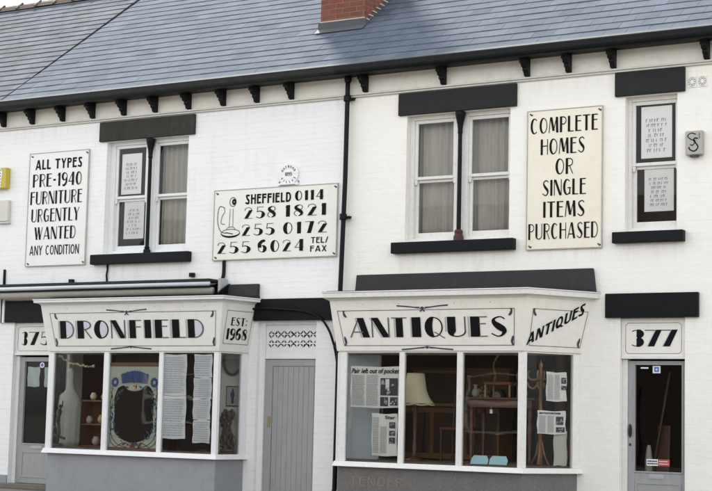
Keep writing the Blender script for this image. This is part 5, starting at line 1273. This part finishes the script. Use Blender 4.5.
# stained glass mirror panel
sg = thing('stained_glass_mirror', (-3.35, -.5, zs), 'art nouveau stained glass mirror with blue flower crown in the left bay window', 'mirror')
F = Fr((-3.36, -.515, 0)); hw = .455; z0, z1 = .632, 1.815
m = MB(); m.fbox(F, -hw, hw, z0, z1, -.012, 0); m.build('glass_panel', PALEG, sg)
m = MB(); m.fbox(F, -hw - .01, hw + .01, z1 + .001, z1 + .055, -.02, .012); m.build('top_rail', MAHOG, sg, bevel=.004)
m = MB()
shp = [(-.30, 1.50), (-.36, 1.35), (-.345, 1.15), (-.36, .98), (-.33, .86), (-.20, .77), (0, .72), (.20, .77), (.33, .86), (.36, .98), (.345, 1.15), (.36, 1.35), (.30, 1.50), (.20, 1.54), (.12, 1.48), (0, 1.46), (-.12, 1.48), (-.20, 1.54)]
sp_ = cat_(shp + [shp[0]], 3)[:-1]
m.fpoly(F, sp_, .001, .004); m.build('mirror_plate', SILVERG, sg)
m = MB(); rnd = random.Random(4)
for sx in (-1, 1):
    stroke(m, F, cat_([(sx * .30, .655), (sx * .42, .75), (sx * .40, .95), (sx * .43, 1.2), (sx * .40, 1.5), (sx * .36, 1.56)], 5), .012, .002, 0)
    stroke(m, F, cat_([(sx * .10, .655), (sx * .28, .70), (sx * .405, .84), (sx * .41, 1.05)], 5), .012, .0024, 0)
    stroke(m, F, cat_([(sx * .44, .66), (sx * .39, .8), (sx * .44, 1.0), (sx * .39, 1.3), (sx * .43, 1.45)], 5), .008, .0028, 0)
    stroke(m, F, cat_([(sx * .02, .66), (sx * .15, .72), (sx * .30, .66)], 5), .012, .0031, 2)
    for k in range(9):
        an = k * .7; cx, cz = sx * .355 + .045 * math.cos(an), 1.585 + .05 * math.sin(an)
        m.poly([F.p(cx + .024 * math.cos(q), cz + .024 * math.sin(q), .005 + .0004 * k) for q in range(6)], 1)
    for k in range(4): m.poly([F.p(sx * .405 + .018 * math.cos(q), .9 + k * .16 + .03 * math.sin(q), .004) for q in range(6)], (0, 1, 0, 2)[k])
for k in range(11):
    u = (k - 5) / 5; cx = u * .20; cz = 1.63 + .03 * math.cos(u * 2)
    m.poly([F.p(cx - .026, cz - .08 + .03 * abs(u), .006 + .0004 * k), F.p(cx + .026, cz - .08 + .03 * abs(u), .006 + .0004 * k), F.p(cx * 1.1 + .034, cz + .075, .006 + .0004 * k), F.p(cx * 1.1, cz + .10, .006 + .0004 * k), F.p(cx * 1.1 - .034, cz + .075, .006 + .0004 * k)], 1)
for k in range(64):
    t_ = k / 64 * 6.283; rx, rz = .375 + rnd.uniform(-.03, .06), .43 + rnd.uniform(-.04, .05); cx, cz = rx * math.cos(t_), 1.13 + rz * math.sin(t_)
    if abs(cx) > .445 or cz > 1.54 and abs(cx) < .25: continue
    a_ = rnd.uniform(0, 6.28); L_ = rnd.uniform(.02, .05); W_ = L_ * .35; c_, s_ = math.cos(a_), math.sin(a_)
    m.poly([F.p(cx + c_ * L_, cz + s_ * L_, .0075 + k * .00004), F.p(cx - s_ * W_, cz + c_ * W_, .0075 + k * .00004), F.p(cx - c_ * L_, cz - s_ * L_, .0075 + k * .00004), F.p(cx + s_ * W_, cz - c_ * W_, .0075 + k * .00004)], rnd.choice((0, 0, 1, 0, 2, 1)))
for k in range(9): stroke(m, F, [(-.17 + k * .0425, 1.565), (-.20 + k * .05, 1.70)], .006, .0125, 0)
for sx in (-1, 1):
    for zz in (.80, 1.02, 1.24, 1.46): stroke(m, F, [(sx * .33, zz), (sx * .45, zz + .05)], .006, .0022, 0)
m.poly([F.p(.11 * math.cos(q * .5236), 1.485 + .07 * math.sin(q * .5236), .0055) for q in range(7)], 3)
m.poly([F.p(a, b, .005) for a, b in ((-.05, .655), (.05, .655), (.03, .70), (.0, .73), (-.03, .70))], 2)
stroke(m, F, [(-hw + .01, z0 + .012), (hw - .01, z0 + .012)], .02, .0034, 2)
m.build('leaded_pattern', [GREENG, BLUEG, REDG, paint('amber glass', (.55, .48, .34), .3, .1, 9)], sg)
m = MB(); m.box(-3.9, -2.9, -.30, -.27, zs, 1.99); m.box(-2.88, -2.24, -.10, -.07, zs, 1.99)
tag(m.build('display_screen', ROOMD, None), 'dark brown screen behind the stained glass mirror and price lists', 'screen')
m = MB(); m.box(-3.92, -3.88, -.5, -.46, zs, 1.99); tag(m.build('curtain', paint('dark red cloth', (.09, .015, .02), .9, .2, 9), None), 'narrow dark red curtain edge at the left of the stained glass mirror', 'curtain')
# right end of left bay
m = MB(); m.box(-2.235, -1.795, -.03, .0, zs, 2.009)
tag(m.build('display_board', BAYC, None), 'cream lining board at the right end of the left bay', 'board')
FM = Fr((-1.985, -.031, 0))
mr = thing('oval_mirror', (-1.95, -.03, 1.7), 'large oval mirror with dark frame hung at the right end of the left bay', 'mirror')
m = MB(); m.tube([FM.p(.0 + .155 * math.cos(q * .19635), 1.92 + .20 * math.sin(q * .19635), .02) for q in range(33)], .018, 8); m.build('frame', WALN, mr, smooth=True)
m = MB(); m.fpoly(FM, [(.0 + .145 * math.cos(q * .2618), 1.92 + .19 * math.sin(q * .2618)) for q in range(24)], .005, .012); m.build('mirror_plate', paint('grey mirror plate', (.22, .23, .22), .15, .2, 3, bs=0), mr)
pc = thing('picture', (-1.9, -.03, 1.25), 'small framed picture of a dark standing figure, below the oval mirror', 'picture')
m = MB(); m.fbox(FM, -.10, .13, 1.27, 1.56, .0, .012); m.fbox(FM, -.085, .115, 1.285, 1.545, .0125, .016, 1); m.build('frame', [WALN, paint('pale picture ground', (.34, .37, .36), .5, .1, 6)], pc)
m = MB(); m.fpoly(FM, [(.0, 1.31), (.035, 1.31), (.04, 1.40), (.055, 1.43), (.035, 1.49), (.03, 1.525), (.01, 1.525), (.0, 1.49), (-.025, 1.44), (-.005, 1.40)], .0165, .019); m.build('painted_figure', PRINTD, pc)
sc = thing('carved_sculpture', (-1.93, -.12, zs), 'brown carved group sculpture under the small picture', 'sculpture')
m = MB(); rnd = random.Random(8)
m.lathe(-1.95, -.17, [(.10, zs), (.10, zs + .04), (.06, zs + .06)], 12)
for k in range(60):
    v = k / 59; z = zs + .05 + v * .52; an = k * 2.4; R0 = .085 - .03 * v + .02 * math.sin(v * 9)
    m.blob((-1.955 + R0 * math.cos(an) + .02 * math.sin(v * 7), -.17 + .6 * R0 * math.sin(an), z), rnd.uniform(.02, .042), sc=(rnd.uniform(.6, 1.2), .8, rnd.uniform(.9, 2.0)), seg=7)
m.tube([(-1.955, -.17, zs + .04), (-1.96, -.17, zs + .3), (-1.93, -.17, zs + .55)], [.07, .05, .03], 8)
m.build('carving', SCULPT, sc, smooth=True)

# ------------------------------------------------------------------ unseen houses added across the street for the panes to mirror
OB = paint('dark brown brick', (.075, .052, .042), .9, .35, 2, (.06, .04, .035), .5)  # brick tone darkened to make its mirror image in the panes less red
for k in range(7):
    x0 = -26 + k * 6.2; x1 = x0 + 6.19; yf = -25.5
    h = thing('brick_house', (x0 + 3.1, yf, -.05), ('unseen brown brick house added across the street for the glass to mirror, %s in its row' % ('first', 'second', 'third', 'fourth', 'fifth', 'sixth', 'seventh')[k]), 'house', 'unseen brick houses added across the street')
    m = MB(); m.box(x0, x1, yf - 7, yf, -.05, 5.8); m.build('wall', OB, h)
    m = MB(); m.loft([(x0, yf + .3, 5.801), (x0, yf - 7.3, 5.801), (x0, yf - 3.5, 8.4)], [(x1, yf + .3, 5.801), (x1, yf - 7.3, 5.801), (x1, yf - 3.5, 8.4)]); m.build('roof', SLATE_O, h)
    for (a, b, c, d) in ((.6, 2.2, 3.5, 5.2), (3.6, 5.2, 3.5, 5.2), (3.2, 5.4, .8, 2.5)):
        m = MB(); m.box(x0 + a, x0 + b, yf + .001, yf + .05, c, d); w_ = m.build('window', CARDC, h)
        for q in (0, 1):
            m = MB(); m.box(x0 + a + .09, x0 + b - .09, yf + .051, yf + .06, c + .08 + q * (d - c) / 2, c + (d - c) / 2 - .04 + q * (d - c) / 2); m.build('pane', BRONZE, w_)
    m = MB(); m.box(x0 + .8, x0 + 1.75, yf + .001, yf + .06, -.05, 2.2); m.build('door', (PINKISH, RISER_L, WALN)[k % 3], h)

# ------------------------------------------------------------------ light, sky, camera
w = bpy.data.worlds.new('World'); SC.world = w; w.use_nodes = True; n = w.node_tree; n.nodes.clear()
out = n.nodes.new('ShaderNodeOutputWorld'); bg = n.nodes.new('ShaderNodeBackground'); sky = n.nodes.new('ShaderNodeTexSky')
sky.sky_type = 'NISHITA'; sky.sun_disc = False
AZ, EL = math.atan2(-.68, .74), R(43)
sky.sun_elevation = EL; sky.sun_rotation = AZ; sky.air_density = 1.0; sky.dust_density = 2.5; sky.ozone_density = 1.0
hs = n.nodes.new('ShaderNodeHueSaturation'); hs.inputs['Saturation'].default_value = .2
n.links.new(sky.outputs[0], hs.inputs['Color']); n.links.new(hs.outputs[0], bg.inputs[0]); bg.inputs[1].default_value = .15
n.links.new(bg.outputs[0], out.inputs[0])
sl = bpy.data.lights.new('sun', 'SUN'); sl.energy = 2.6; sl.angle = R(9); sl.color = (1, .95, .87)
so = bpy.data.objects.new('sun', sl); COL.objects.link(so)
d = Vector((math.sin(AZ) * math.cos(EL), math.cos(AZ) * math.cos(EL), math.sin(EL)))
so.rotation_euler = d.to_track_quat('Z', 'Y').to_euler(); so.location = (-8, 8, 14)

cam = bpy.data.cameras.new('camera'); co = bpy.data.objects.new('camera', cam); COL.objects.link(co); SC.camera = co
r_ = Vector((0.85993716, 0.5098662, 0.02333551)); u_ = Vector((0.03456289, -0.10378681, 0.99399885)); f_ = Vector((-0.50922833, 0.85397, 0.10687258))
M = Matrix((( r_.x, u_.x, -f_.x), (r_.y, u_.y, -f_.y), (r_.z, u_.z, -f_.z)))
co.matrix_world = Matrix.Translation((11.15147406, -18.73499592, 1.15654539)) @ M.to_4x4()
cam.sensor_width = 36; cam.lens = 1600 / 712 * 36; cam.clip_end = 2000; cam.clip_start = .1
vs = SC.view_settings; vs.view_transform = 'Standard'; vs.look = 'None'; vs.gamma = 1; vs.exposure = 1.95; vs.use_curve_mapping = False
